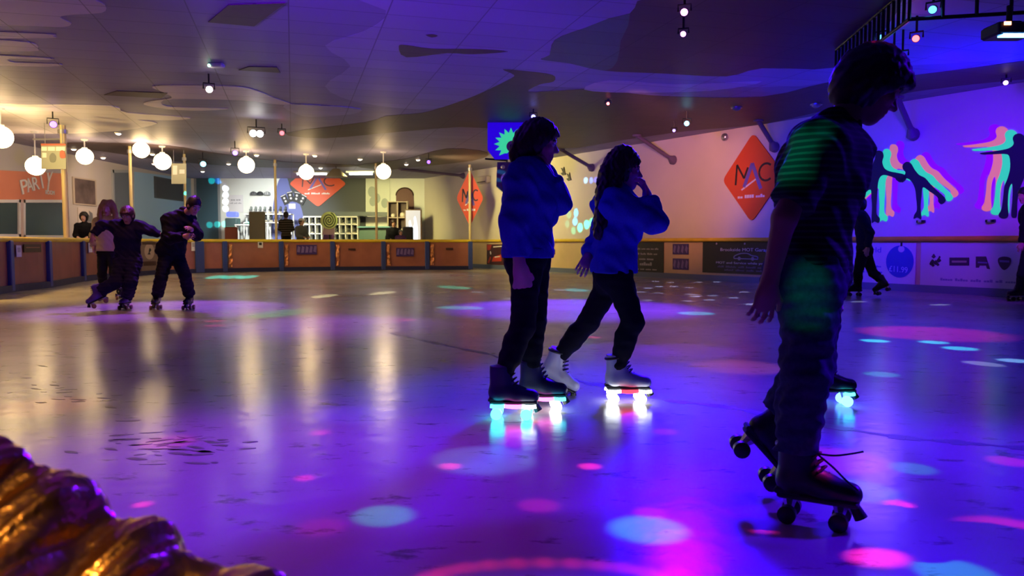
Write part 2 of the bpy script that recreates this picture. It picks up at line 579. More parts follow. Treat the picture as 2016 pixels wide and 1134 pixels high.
paint(2, [(640, -40), (760, 20), (720, 60), (640, 90), (690, 130), (640, 170), (700, 200), (820, 215), (900, 205), (1000, 168), (1120, 172), (1400, 172), (1640, 160), (1640, 60), (1300, -40)])
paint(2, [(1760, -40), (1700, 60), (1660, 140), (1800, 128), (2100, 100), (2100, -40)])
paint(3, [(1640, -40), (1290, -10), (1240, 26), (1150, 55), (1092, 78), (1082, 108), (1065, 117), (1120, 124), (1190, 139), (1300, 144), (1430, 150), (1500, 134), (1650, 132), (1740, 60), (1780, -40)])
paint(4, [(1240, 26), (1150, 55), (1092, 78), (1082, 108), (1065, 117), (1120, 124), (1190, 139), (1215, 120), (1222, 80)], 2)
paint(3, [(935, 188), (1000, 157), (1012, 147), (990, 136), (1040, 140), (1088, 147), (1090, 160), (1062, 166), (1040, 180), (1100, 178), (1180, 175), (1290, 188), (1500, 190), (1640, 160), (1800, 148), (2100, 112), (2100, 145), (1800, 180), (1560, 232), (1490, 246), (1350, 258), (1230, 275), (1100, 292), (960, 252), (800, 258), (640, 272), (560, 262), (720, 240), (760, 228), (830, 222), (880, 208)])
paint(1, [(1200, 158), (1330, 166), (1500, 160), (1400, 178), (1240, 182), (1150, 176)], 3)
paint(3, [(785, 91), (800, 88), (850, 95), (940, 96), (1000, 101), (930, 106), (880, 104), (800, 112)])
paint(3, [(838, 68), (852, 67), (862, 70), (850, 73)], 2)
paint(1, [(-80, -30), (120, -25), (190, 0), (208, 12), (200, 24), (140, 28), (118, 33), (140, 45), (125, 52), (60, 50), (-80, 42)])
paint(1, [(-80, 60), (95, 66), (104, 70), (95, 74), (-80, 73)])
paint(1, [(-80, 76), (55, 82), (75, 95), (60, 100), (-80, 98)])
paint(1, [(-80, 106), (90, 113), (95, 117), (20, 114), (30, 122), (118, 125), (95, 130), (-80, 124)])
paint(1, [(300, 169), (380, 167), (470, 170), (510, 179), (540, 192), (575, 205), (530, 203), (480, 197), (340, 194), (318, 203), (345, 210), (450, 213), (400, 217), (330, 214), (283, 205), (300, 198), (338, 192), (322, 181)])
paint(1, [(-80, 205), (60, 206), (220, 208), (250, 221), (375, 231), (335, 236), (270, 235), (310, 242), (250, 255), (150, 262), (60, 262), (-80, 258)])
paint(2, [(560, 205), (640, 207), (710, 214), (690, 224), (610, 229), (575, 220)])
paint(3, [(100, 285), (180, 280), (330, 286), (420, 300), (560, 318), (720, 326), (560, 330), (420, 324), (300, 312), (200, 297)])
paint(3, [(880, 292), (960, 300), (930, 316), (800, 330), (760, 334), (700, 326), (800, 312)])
m.cur = 3
for q in ([(410, 42), (450, 8), (562, 4), (500, 50)], [(470, 137), (490, 130), (545, 131), (552, 142)], [(205, 186), (230, 178), (330, 182), (318, 192)]):
    layer[0] += 0.0006
    m.slab([G(x, y, CEIL) for x, y in q], (0, 0, -1), 0.003 + layer[0])
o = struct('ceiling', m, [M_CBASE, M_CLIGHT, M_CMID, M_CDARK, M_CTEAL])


# walls ------------------------------------------------------------
def wpt(t, z, off=0.0):
    return WA + WD * t + WN * off + UPV * z


tA, tB = (BACK - WA.y) / WD.y, 41.0
m = MB()
m.slab([wpt(tA, 0), wpt(tB, 0), wpt(tB, CEIL), wpt(tA, CEIL)], -WN, 0.15)
m.cur = 1
m.slab([wpt(tA, 0), wpt(tB, 0), wpt(tB, 1.06), wpt(tA, 1.06)], WN, 0.025)
# the ceiling clouds run down the top of the wall
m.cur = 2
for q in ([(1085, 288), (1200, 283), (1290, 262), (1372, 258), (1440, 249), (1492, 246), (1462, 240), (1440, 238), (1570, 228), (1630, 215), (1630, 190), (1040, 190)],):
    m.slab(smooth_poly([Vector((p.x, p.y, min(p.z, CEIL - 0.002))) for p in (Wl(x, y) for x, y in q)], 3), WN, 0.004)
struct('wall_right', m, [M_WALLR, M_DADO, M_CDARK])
m = MB()
m.box(wpt((tA + tB) / 2, 0.075, 0.035), tB - tA, 0.03, 0.15, WD, WN)
struct('baseboard_right', m, M_SKIRT)

m = MB()
m.slab([Vector((LEFT, BACK, 0)), CORNER, CORNER + UPV * CEIL, Vector((LEFT, BACK, CEIL))], (0, 1, 0), 0.15)
m.cur = 1
m.slab([Bw(552, 346), Bw(720, 350), Bw(720, 480), Bw(552, 480)], (0, -1, 0), 0.02)
m.cur = 2
m.slab(smooth_poly([Bw(x, y) for x, y in [(552, 350), (566, 352), (572, 372), (590, 400), (600, 440), (600, 478), (540, 478), (537, 420), (542, 380)]], 3), (0, -1, 0), 0.026)
struct('wall_back', m, [M_WALLB, M_GREYP, mat('blue_mural_paint', (0.13, 0.15, 0.42), 0.6)])
m = MB()
m.slab([Vector((LEFT, 3, 0)), Vector((LEFT, BACK, 0)), Vector((LEFT, BACK, CEIL)), Vector((LEFT, 3, CEIL))], (-1, 0, 0), 0.15)
m.cur = 1
m.slab([Lw(-60, 332), Lw(133, 342), Lw(133, 480), Lw(-60, 490)], (1, 0, 0), 0.01)
m.cur = 2
m.slab([Lw(264, 338), Lw(381, 352), Lw(381, 480), Lw(264, 480)], (1, 0, 0), 0.01)
struct('wall_left', m, [M_WALLL, M_SALMON, M_BLUEW])


def rect_on(f, x0, y0, x1, y1):
    return [f(x0, y1), f(x1, y1), f(x1, y0), f(x0, y0)]


def window(name, f, n, x0, y0, x1, y1):
    q = rect_on(f, x0, y0, x1, y1)
    m = MB()
    for i in range(4):
        a, b = q[i], q[(i + 1) % 4]
        d = (b - a).normalized()
        m.box((a + b) / 2 + n * 0.04, (b - a).length + 0.09, 0.09, 0.09, d, d.cross(n), n)
    fr = struct(name, m, M_WHITE)
    m = MB(); m.slab(q, n, 0.02, 0.015)
    obj('pane', m, M_DARKT, fr)
    return fr


NX = Vector((1, 0, 0))
NYB = Vector((0, -1, 0))
window('window_1', Lw, NX, -30, 396, 34, 464)
window('window_2', Lw, NX, 43, 396, 129, 466)


def door(name, f, n, x0, y0, x1, col):
    q = rect_on(f, x0, y0, x1, 478)
    for i in (0, 1):
        q[i].z = 0.0
    for a, b in ((0, 3), (1, 2)):
        q[b].x, q[b].y = q[a].x, q[a].y
    m = MB(); m.slab(q, n, 0.05)
    d = struct(name, m, mat(name + '_paint', col, 0.5))
    m = MB()
    for a, b in ((q[0], q[3]), (q[3], q[2]), (q[2], q[1])):
        t = (b - a).normalized()
        m.box((a + b) / 2 + n * 0.03, (b - a).length + 0.1, 0.1, 0.08, t, t.cross(n), n)
    obj('door_frame', m, mat('grey_door_frame', (0.3, 0.33, 0.35), 0.5), d)
    m = MB(); p = q[1] * 0.85 + q[0] * 0.15 + UPV * 1.0 + n * 0.05
    m.tube([p, p + n * 0.06, p + n * 0.06 + (q[0] - q[1]).normalized() * 0.12], 0.015, 8)
    obj('door_handle', m, M_CHROME, d)


door('door_1', Lw, NX, 224, 338, 260, (0.10, 0.12, 0.14))
door('door_2', Bw, NYB, 388, 346, 434, (0.05, 0.11, 0.15))

# yellow rail along the right wall
m = MB()
m.tube([wpt(tA + 0.1, 1.08, 0.09), wpt(tB, 1.08, 0.09)], 0.05, 12)
r = tag(obj('wall_rail', m, M_YELLOW, smooth=True), 'long yellow handrail running along the oblique right-hand wall', 'handrail')
t = tA + 0.6
while t < 26:
    m = MB(); m.box(wpt(t, 1.06, 0.045), 0.05, 0.09, 0.04, WD, WN); obj('rail_bracket', m, M_STRUT, r)
    t += 1.6

# ---------------------------------------------------------------- the curved barrier round the far end
posts_px = [(-75, 592), (20, 575), (96, 566), (163, 554), (236, 546), (318, 540), (393, 537.5), (443, 536.2), (554, 534), (655, 532.7), (755, 531.8), (841, 531.2), (926, 530.8)]
base = [G(x, y) for x, y in posts_px]
path = open_curve(base, 8)
bar = thing('rink_barrier', 'low curved rink barrier of brown panels with blue posts and yellow rail', 'barrier', (base[6].x, base[6].y, 0))


def offset_path(pts, off):
    out = []
    for i, p in enumerate(pts):
        t = (pts[min(i + 1, len(pts) - 1)] - pts[max(i - 1, 0)]).normalized()
        n = Vector((t.y, -t.x, 0))          # towards the rink
        out.append((p + n * off, n))
    return out


def strip(m, pts, z0, z1, o0, o1):
    a = offset_path(pts, o0); b = offset_path(pts, o1)
    n = len(pts)
    vs = []
    for i in range(n):
        vs += [a[i][0] + UPV * z0, b[i][0] + UPV * z0, b[i][0] + UPV * z1, a[i][0] + UPV * z1]
    fs = []
    for i in range(n - 1):
        for k in range(4):
            fs.append((i * 4 + k, i * 4 + (k + 1) % 4, i * 4 + 4 + (k + 1) % 4, i * 4 + 4 + k))
    fs += [(3, 2, 1, 0), tuple((n - 1) * 4 + k for k in range(4))]
    m.add(vs, fs)


for i in range(len(base) - 1):
    m = MB(); strip(m, path[i * 8:i * 8 + 9], 0.12, 1.03, -0.06, -0.005)
    obj('panel', m, M_PANEL, bar)
m = MB(); strip(m, path, 0.0, 0.14, -0.06, 0.07); obj('kickboard', m, M_KICK, bar)
m = MB(); m.tube([p + UPV * 1.07 for p in path], 0.055, 10); obj('rail', m, M_YELLOW, bar, smooth=True)
pn = offset_path(path, 0.03)
for i in range(len(base)):
    p, n = pn[min(i * 8, len(pn) - 1)]
    t = Vector((-n.y, n.x, 0))
    m = MB(); m.box(p + UPV * 0.53, 0.17 if i != 6 else 0.3, 0.09, 1.04, t, n, bev=0.02)
    po = obj('post', m, M_BLUEP, bar)
    if i in (7, 8, 9, 10, 11):
        m = MB()
        rr = random.Random(i)
        nn = 9
        vs, fs = [], []
        for a in range(nn):
            for b in range(3):
                vs.append(p + t * (0.13 + b * 0.055 + rr.uniform(-.02, .02)) + n * (0.0 + rr.uniform(0.0, .05)) + UPV * (0.18 + a * 0.095))
        for a in range(nn - 1):
            for b in range(2):
                k = a * 3 + b
                fs.append((k, k + 1, k + 4, k + 3))
        m.add(vs, fs)
        fo = obj('foil_strip', m, M_FOIL, bar); fo['label'] = 'crinkled copper foil strip taped beside the post'


def at_px(px, z=0.0, off=0.0):
    """The point on the barrier line that is seen at picture column px, with its rinkward normal."""
    q = offset_path(path, off)
    best = None
    for i in range(len(q) - 1):
        a, b = q[i][0], q[i + 1][0]
        fa = 1008 + 1500 * a.x / a.y; fb = 1008 + 1500 * b.x / b.y
        if min(fa, fb) <= px <= max(fa, fb):
            k = (px - fa) / (fb - fa) if abs(fb - fa) > 1e-9 else 0
            best = (a.lerp(b, k) + UPV * z, q[i][1])
    return best


def onto_barrier(name, px0, y0, px1, y1, mats, label, cat, group=None, parts=(), th=0.012):
    """A flat notice fixed to a barrier panel."""
    pa, n = at_px(px0); pb, n2 = at_px(px1)
    nrm = (n + n2).normalized()
    ym = (pa.y + pb.y) / 2
    zt, zb = P(px0, y0, pa.y).z, P(px0, y1, pa.y).z
    R = (pb - pa).normalized(); nrm = Vector((R.y, -R.x, 0))
    w, h = (pb - pa).length, zt - zb
    c = (pa + pb) / 2 + UPV * ((zt + zb) / 2) + nrm * (0.03)
    m = MB(); m.box(c, w, h, th, R, UPV, nrm)
    o = tag(obj(name, m, mats), label, cat, group)
    return o, c, R, nrm, w, h


M_INK = mat('dark_ink', (0.02, 0.02, 0.025), 0.6)
M_DKBROWN = mat('dark_brown_plate', (0.05, 0.018, 0.012), 0.45)
for x0, y0, x1, y1, lab in ((30, 483, 40, 506, 'small white notice left of the dark plaque on the barrier'),
                            (173, 478, 180, 497, 'small white notice on the barrier beside the boy with outstretched arms'),
                            (377, 474, 385, 494, 'small white notice on the barrier left of the wide blue post'),
                            (508, 475, 518, 488, 'small white notice with a dark square on the barrier')):
    o, c, R, n, w, h = onto_barrier('paper_notice', x0, y0, x1, y1, M_PAPER, lab, 'notice', 'white notices on the barrier')
    m = MB(); m.box(c + n * 0.008 + UPV * h * 0.1, w * 0.55, h * 0.4, 0.006, R, UPV, n); obj('printing', m, M_INK if x0 == 508 else mat('grey_ink', (0.4, 0.38, 0.42), 0.6), o)
o, c, R, n, w, h = onto_barrier('plaque', 45, 481, 79, 497, M_DKBROWN, 'dark brown plaque on the barrier panel at the left edge', 'plaque')
m = MB(); m.box(c + n * 0.009 + UPV * h * 0.1, w * 0.8, h * 0.12, 0.004, R, UPV, n); obj('line', m, M_PANEL, o)
o, c, R, n, w, h = onto_barrier('poster', 276, 474, 309, 537, mat('taupe_poster', (0.18, 0.12, 0.09), 0.6), 'taupe poster with a dark bird emblem on the barrier between boy and man', 'poster')
m = MB(); m.ball(c + n * 0.008 + UPV * h * 0.16, w * 0.3, w * 0.3, 0.004, R, UPV, n, 16, 4); obj('emblem_disc', m, mat('tan_print', (0.42, 0.30, 0.22), 0.6), o)
m = MB(); m.slab(smooth_poly([c + n * 0.012 + R * (a * w) + UPV * (b * h) for a, b in ((-.12, .07), (.05, .07), (.0, .13), (.1, .2), (.02, .27), (-.04, .2), (-.06, .12))], 3), n, 0.004); obj('emblem', m, M_INK, o)
m = MB(); m.box(c + n * 0.008 - UPV * h * 0.22, w * 0.75, h * 0.14, 0.004, R, UPV, n); m.box(c + n * 0.008 + UPV * h * 0.42, w * 0.8, h * 0.08, 0.004, R, UPV, n); obj('printing', m, M_DKBROWN, o)
M_PURP = mat('purple_print', (0.05, 0.02, 0.16), 0.5)
M_PURP2 = mat('lilac_print', (0.18, 0.12, 0.34), 0.5)
for x0, y0, x1, y1, lab in ((584, 482, 624, 501, 'torn purple poster on the barrier left of the spiral sign, leftmost'), (780, 488, 815, 505, 'torn purple poster on the barrier near its free end')):
    o, c, R, n, w, h = onto_barrier('poster', x0, y0, x1, y1, M_PURP, lab, 'poster', 'purple posters on the barrier')
    rr = random.Random(x0)
    m = MB()
    for k in range(5):
        a = -0.4 + k * 0.2
        m.slab([c + n * 0.007 + R * (w * (a + dx)) + UPV * (h * dy) for dx, dy in ((-.08, -.35 + rr.uniform(0, .2)), (.06, -.3), (.09, .2 + rr.uniform(0, .2)), (-.02, .38))], n, 0.003)
    obj('printing', m, M_PURP2, o)
for x0, y0, x1, y1, lab in ((686, 489, 700, 493, 'tiny dark label on the barrier panel in the middle'), (878, 488, 892, 492, 'tiny dark label on the last barrier panel')):
    onto_barrier('small_label', x0, y0, x1, y1, M_DKBROWN, lab, 'label')

# tall poles that rise from the barrier to the ceiling
for px, rad, lab in ((133, 0.07, 'thick cream pole rising from the barrier beside the party sign'), (262, 0.045, 'thin cream pole rising behind the boy in navy'), (368, 0.04, 'thin pole behind the bending man with a hanging menu'),
                     (545, 0.045, 'thin pole rising between the shoe shelves and the playing-card sign'), (742, 0.045, 'thin pole under the rightmost globe lamp'), (925.5, 0.05, 'pole at the free end of the barrier, in front of the red banner')):
    p, n = at_px(px, 0, -0.12)
    m = MB(); m.tube([p, p + UPV * (CEIL)], rad, 12)
    o = tag(obj('ceiling_pole', m, M_CREAM, smooth=True), lab, 'pole', 'poles along the barrier')
    m = MB(); m.tube([p + UPV * (CEIL - 0.22), p + UPV * (CEIL - 0.12)], rad * 1.7, 12); obj('collar', m, M_CHROME, o, smooth=True)
    if px in (133, 368):
        R = Vector((-1, 0, 0))
        m = MB(); m.tube([p + UPV * 3.55, p + UPV * 3.55 + R * 0.75], 0.02, 8); obj('arm', m, M_CHROME, o)

# ================================================================ LAMPS ON THE CEILING
M_GLOBE = mat('opal_glass_lit', (0.9, 0.85, 0.7), 0.3, emit=(1.0, 0.70, 0.33), es=19.0)
globes = [(2, 270, 16.6, 0.235, 'globe lamp cut by the left edge of the picture'),
          (70, 327, 20.0, 0.235, 'globe lamp above the PARTY sign'),
          (167, 308, 21.5, 0.22, 'globe lamp right of the thick cream pole'),
          (278, 295, 22.0, 0.225, 'globe lamp, higher of the pair above the boy'),
          (320, 318, 23.0, 0.245, 'globe lamp, lower of the pair left of the bending man'),
          (485, 325, 24.2, 0.25, 'globe lamp above the row of helmets'),
          (603, 339, 25.0, 0.24, 'globe lamp above the playing-card sign'),
          (755, 338, 24.4, 0.235, 'globe lamp nearest the red diamond banner')]
for px, py, y, r, lab in globes:
    c = P(px, py, y)
    t = thing('globe_lamp', 'glowing white ' + lab, 'lamp', (c.x, c.y, c.z - r), 'globe lamps along the seating area')
    m = MB(); m.ball(c, r, nu=28, nv=18, z0=-.999, z1=.999); g = obj('globe', m, M_GLOBE, t, smooth='all')
    m = MB(); m.tube([c + UPV * (r * 0.98), c + UPV * (r * 1.12)], 0.07, 12); obj('gallery', m, M_WHITE, t, smooth=True)
    m = MB(); m.tube([c + UPV * r, Vector((c.x, c.y, CEIL - 0.02))], 0.018, 8); obj('stem', m, M_WHITE, t)
    m = MB(); m.tube([Vector((c.x, c.y, CEIL - 0.05)), Vector((c.x, c.y, CEIL - 0.006))], [0.08, 0.1], 14); obj('ceiling_rose', m, M_WHITE, t, smooth=True)

EM = {}


def em(col, s):
    k = ('lens_%d_%d_%d_%d' % (col[0] * 100, col[1] * 100, col[2] * 100, s))
    return glow(k, col, s)


def par_can(px, py, z, size, col, s, label, yaw=0.0, tilt=0.7, group='spotlights on the ceiling', n_lens=1, energy=0):
    """A small disco spotlight hanging from the ceiling in a yoke; (px,py) is its lens."""
    if min(col) < .5:
        s = min(s, 5)
    c = G(px, py, z)
    t = thing('disco_spotlight', label, 'spotlight', (c.x, c.y, CEIL), group)
    d = (CAM + Vector((0, 3, -.5)) - c).normalized()
    R = d.cross(UPV).normalized(); U = R.cross(d)
    ax = d
    b = c - ax * size * 1.2
    for k in range(n_lens):
        off = R * ((k - (n_lens - 1) / 2) * size * 1.5)
        m = MB(); m.tube([b + off - ax * size * .3, b + off, c + off - ax * 0.02, c + off], [size * .45, size * .8, size * .85, size * .9], 16)
        hs = obj('housing', m, M_BLACK, t, smooth=True)
        m = MB(); m.ball(c + off, size * .78, size * .78, size * .3, R, U, ax, 16, 6, z0=-.2, z1=.99); obj('lens', m, em(col, s), hs, smooth='all')
    w = size * (1.0 + 0.75 * (n_lens - 1)) + 0.02
    mid = b + ax * size * .4
    m = MB()
    top = mid + UPV * size * 1.4
    m.tube([mid - R * w, top - R * w, top + R * w, mid + R * w], 0.012, 6)
    obj('yoke', m, M_BLACKM, t)
    if CEIL - top.z > 0.03:
        m = MB(); m.tube([top, Vector((top.x, top.y, CEIL - .006))], 0.015, 8); obj('hanger', m, M_BLACKM, t)
    if energy:
        ld = bpy.data.lights.new('spot_glow', 'POINT'); ld.color = col; ld.energy = energy; ld.shadow_soft_size = size
        lo = bpy.data.objects.new('spot_glow', ld); COL.objects.link(lo); lo.location = c + ax * size * 2.5
    return t


WH = (1.0, 0.9, 0.8)
par_can(412, 176, 3.62, 0.07, (1, .85, .75), 25, 'spotlight with round white lens on the pale cloud of the ceiling')
par_can(505, 263, 3.55, 0.10, (1, .97, .92), 25, 'black twin-lens spotlight near the pale cloud', n_lens=2)
par_can(555, 262, 3.66, 0.07, (1, .10, .12), 22, 'spotlight with red lens right of the black twin-lens one', energy=0.24)
par_can(105, 245, 3.6, 0.09, (.38, .14, 1), 22, 'spotlight with violet lens above the seating area on the left', energy=0.24)
par_can(463, 301, 3.55, 0.09, (.35, .18, 1), 22, 'spotlight with violet lens left of the lamp over the helmets')
par_can(400, 323, 3.5, 0.11, (.25, .8, 1), 22, 'spotlight with pale blue lens above the bending man')
par_can(844, 319, 3.6, 0.07, (.2, .08, 1), 18, 'spotlight with blue lens left of the diamond banner')
par_can(1050, 230, 3.72, 0.06, (.25, .25, 1), 40, 'spotlight with small blue lens above the taller woman in blue', energy=0.60)
par_can(1345, 67, 3.68, 0.045, (1, .35, 1), 18, 'spotlight with pink lens, lower of the two in the middle of the dark ceiling patch')
par_can(1347, 24, 3.74, 0.055, (1, .3, .9), 14, 'spotlight with magenta lens, upper of the two in the middle of the dark ceiling patch', energy=0.48)
par_can(1352, 243, 3.62, 0.07, (.2, .75, 1), 40, 'spotlight with cyan lens over the orange diamond sign', energy=0.84)
par_can(1327, 257, 3.66, 0.045, (.3, .2, 1), 30, 'small spotlight with violet lens left of the cyan one')
par_can(1836, 19, 3.62, 0.055, (.06, .3, 1), 30, 'spotlight with blue lens inside the corner of the black railing', energy=0.48)
par_can(1735, 75, 3.60, 0.055, (.06, .3, 1), 30, 'spotlight with blue lens beside the slanting black railing', energy=0.48)
par_can(1803, 76, 3.60, 0.055, (1, .10, .12), 18, 'spotlight with round red lens right of the slanting black railing', energy=0.72)
par_can(1759, 110, 3.55, 0.05, (1, .35, .45), 14, 'spotlight with pink lens just above the nearest boy\'s head')
par_can(1776, 111, 3.53, 0.05, (.05, .85, .55), 25, 'spotlight with green lens just above the nearest boy\'s head', energy=0.32)
par_can(1980, 163, 3.75, 0.05, (.7, .4, 1), 40, 'spotlight with lilac lens over the mural of the skater with raised arms')
# a red lamp that grazes the dark cloud
t = par_can(1197, 204, 3.80, 0.04, (1, .2, .2), 6, 'small spotlight that throws a red streak along the dark cloud')
beam(G(1197, 204, 3.80), G(1262, 212, CEIL), 0.30, (1, .03, .05), 0.25, 0.9, nrm=UPV, alb=.1)

# small downlights and detectors
M_DOWN = glow('downlight_lit', (1, .82, .6), 14)
for px, py, lab in ((233, 262, 'on the warm ceiling above the pair of globes'), (145, 293, 'between the thick cream pole and its lamp'), (203, 310, 'right of the lamp beside the thick cream pole'), (157, 300, 'right of the lamp beside the thick cream pole'),
                    (300, 303, 'between the pair of globes'), (303, 322, 'left of the lower globe of the pair'), (450, 322, 'left of the lamp over the helmets'), (505, 305, 'right of the violet spotlight'), (620, 306, 'above the lamp over the playing cards'),
                    (631, 330, 'right of the lamp over the playing cards'), (709, 313, 'left of the rightmost globe lamp'), (823, 314, 'right of the rightmost globe lamp'), (800, 323, 'below and right of the rightmost globe'), (399, 337, 'below the pale blue spotlight')):
    c = G(px, py, CEIL - 0.02)
    t = thing('downlight', 'tiny recessed downlight ' + lab, 'downlight', (c.x, c.y, CEIL), 'downlights over the seating area')
    m = MB(); m.tube([c + UPV * 0.012, c - UPV * 0.02], [0.10, 0.085], 14); obj('trim_ring', m, M_WHITE, t, smooth=True)
    m = MB(); m.ball(c - UPV * 0.02, 0.065, 0.065, 0.03, nu=12, nv=6); obj('bulb', m, M_DOWN, t, smooth='all')
for px, py, lab in ((1450, 213, 'over the orange diamond sign'), (1607, 207, 'behind the nearest boy\'s neck'), (1985, 200, 'over the mural of the skater with raised arms')):
    c = G(px, py, CEIL - 0.03)
    t = thing('ceiling_dome', 'unlit metal dome on the ceiling ' + lab, 'ceiling light', (c.x, c.y, CEIL), 'unlit domes on the ceiling')
    m = MB(); m.tube([c + UPV * 0.024, c], 0.12, 16); obj('base_ring', m, M_CHROME, t, smooth=True)
    m = MB(); m.ball(c, 0.09, 0.09, 0.06, nu=16, nv=8, z0=-.99, z1=.1); obj('dome', m, mat('smoked_dome', (.2, .2, .22), .15), t, smooth='all')
c = Wl(1428, 270, 0.03)
t = thing('wall_dome', 'small metal dome on the wall above the orange diamond sign', 'wall light', c, None)
m = MB(); m.ball(c + WN * .03, 0.1, 0.1, 0.07, WD, UPV, WN, 16, 8); obj('dome', m, M_CHROME, t, smooth='all')
c = G(426, 132, CEIL - 0.06)
t = thing('smoke_detector', 'white box detector on the ceiling above the round white spotlight', 'detector', (c.x, c.y, CEIL))
m = MB(); m.box(c + UPV * .03, 0.24, 0.16, 0.07, bev=0.02); obj('casing', m, M_WHITE, t)
m = MB(); m.ball(c + Vector((-.09, -.07, .01)), 0.025); obj('indicator', m, glow('green_led', (.4, 1, .6), 5), t, smooth='all')

# angled struts from the right wall up to the ceiling
for px, py, x2, y2, lab in ((1325, 315, 1240, 268, 'left of the violet spotlights'), (1165, 330, 1085, 297, 'behind the taller woman\'s face'), (1525, 290, 1432, 247, 'across the top of the orange diamond sign'),
                            (1798, 265, 1738, 233, 'in front of the nearest boy\'s chin'), (912, 346, 852, 320, 'beside the top of the red diamond banner')):
    a = Wl(px, py, 0.03)
    d = ray(x2, y2)
    # end on the ceiling along the wall normal
    k = (CEIL - 0.01 - CAM.z) / d.z
    e = CAM + d * k
    t = (e - a).dot(WN)
    e = a + WN * max(0.6, t); e.z = CEIL - 0.03
    t = thing('ceiling_strut', 'grey slanting strut from wall to ceiling ' + lab, 'strut', a, 'struts along the right wall')
    m = MB(); m.tube([a, e], 0.055, 10); obj('tube', m, M_STRUT, t, smooth=True)
    dd = (e - a).normalized()
    m = MB(); m.tube([a - WN * 0.02, a + WN * 0.02, a + dd * 0.16], [0.13, 0.13, 0.06], 12); obj('wall_flange', m, M_STRUT, t, smooth=True)
    m = MB(); m.tube([e + UPV * .022, e - UPV * .02], 0.12, 12); obj('ceiling_plate', m, M_STRUT, t, smooth=True)

# black railing hung round a ceiling well, with the projector under it
ca, cb, cc = G(1645, 148, 3.5), G(1790, 38, 3.5), G(2060, 22, 3.5)
t = thing('hanging_railing', 'black barred railing hung from the ceiling above the nearest boy', 'railing', cb)
m = MB(); m.tube([ca, cb, cc], 0.022, 8); m.tube([p + UPV * (CEIL - 3.53) for p in (ca, cb, cc)], 0.022, 8); obj('rail_frame', m, M_BLACKM, t)
for a, b, n in ((ca, cb, 17), (cb, cc, 4)):
    for i in range(n + (1 if a is cb else 0)):
        p = a.lerp(b, i / n)
        m = MB(); m.tube([p, p + UPV * (CEIL - 3.53)], 0.02, 8); obj('bar', m, M_BLACKM, t)
c = G(1986, 62, 3.25)
t = thing('projector', 'black boxy effect light glowing blue underneath, hung below the railing', 'projector', (c.x, c.y, c.z + .3))
m = MB(); m.box(c, 0.42, 0.32, 0.13, bev=0.02); obj('housing', m, M_BLACK, t)
m = MB(); m.box(c - UPV * .068 - Vector((0, .1, 0)), 0.3, 0.1, 0.02); obj('lens', m, glow('blue_panel', (.08, .35, 1), 14), t)
m = MB(); m.box(c + Vector((-.12, -.165, .04)), 0.07, 0.012, 0.035); obj('indicator', m, glow('red_display', (1, .25, .12), 8), t)
m = MB(); m.tube([c + UPV * .06, c + UPV * .27], 0.03, 10); m.box(c + UPV * .075, .16, .16, .03); obj('bracket', m, M_BLACKM, t)

# ================================================================ SIGNS ON THE RIGHT WALL
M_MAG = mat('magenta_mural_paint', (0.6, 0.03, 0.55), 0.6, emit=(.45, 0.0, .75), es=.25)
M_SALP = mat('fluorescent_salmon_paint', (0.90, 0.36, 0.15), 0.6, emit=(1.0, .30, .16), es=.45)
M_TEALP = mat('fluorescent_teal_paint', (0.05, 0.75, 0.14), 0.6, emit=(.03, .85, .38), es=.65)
M_NIGHT = mat('navy_black_mural_paint', (0.008, 0.007, 0.03), 0.6)


def mural(name, label, org, sc, pts, layers, loc):
    o = thing(name, label, 'mural', loc, 'skater murals on the right wall')
    for i, (nm, dx, dy, mt, lb) in enumerate(layers):
        m = MB()
        q = smooth_poly([Wl(org[0] + (x + dx) / sc, org[1] + (y + dy) / sc, 0.0) for x, y in pts], 3)
        m.slab(q, WN, 0.003, 0.001 + i * 0.004)
        po = obj(nm, m, mt, o)
        po['label'] = lb
    return o


SK1 = [(940, 310), (955, 300), (975, 308), (981, 330), (974, 358), (985, 390), (1010, 405), (1050, 413), (1085, 422), (1096, 443), (1075, 462), (1055, 447), (1000, 427), (972, 427), (956, 450), (950, 490), (947, 540), (944, 590), (946, 625), (962, 645), (955, 668), (935, 660), (922, 668), (919, 640), (922, 590), (919, 540), (914, 498), (880, 522), (850, 547), (820, 575), (800, 598), (786, 580), (828, 532), (878, 472), (903, 422), (924, 372), (937, 340)]
SK2 = [(1078, 372), (1098, 357), (1120, 366), (1137, 395), (1160, 423), (1192, 440), (1218, 470), (1252, 503), (1290, 538), (1294, 558), (1275, 572), (1258, 560), (1254, 537), (1213, 507), (1180, 487), (1173, 530), (1168, 590), (1172, 628), (1170, 650), (1152, 640), (1133, 647), (1137, 625), (1150, 600), (1146, 540), (1139, 490), (1118, 452), (1090, 442), (1066, 462), (1040, 442), (1075, 433), (1092, 413), (1078, 393)]
SK3 = [(608, 150), (620, 128), (650, 122), (676, 142), (672, 182), (690, 200), (760, 212), (830, 222), (880, 236), (830, 240), (740, 238), (692, 250), (694, 290), (684, 335), (668, 380), (648, 430), (634, 500), (632, 578), (618, 592), (600, 580), (606, 500), (608, 430), (602, 402), (586, 440), (581, 520), (584, 580), (562, 596), (536, 590), (530, 572), (545, 545), (555, 480), (561, 420), (580, 370), (594, 310), (588, 248), (560, 236), (500, 238), (440, 238), (428, 230), (500, 221), (570, 209), (602, 195), (614, 176)]
LAY = lambda a, b, c: [('magenta_layer', c[0], c[1], M_MAG, 'magenta echo of the skater'), ('salmon_layer', b[0], b[1], M_SALP, 'salmon echo of the skater'), ('teal_layer', a[0], a[1], M_TEALP, 'teal echo of the skater'), ('figure_layer', 0, 0, M_NIGHT, 'navy black skater in front')]
mural('skater_mural', 'painted silhouette of a skater pushing off, above the far boy, left of the mural pair', (1360, 180), 2.578, SK1, LAY((38, -8), (72, -32), (104, -50)), Wl(1735, 440))
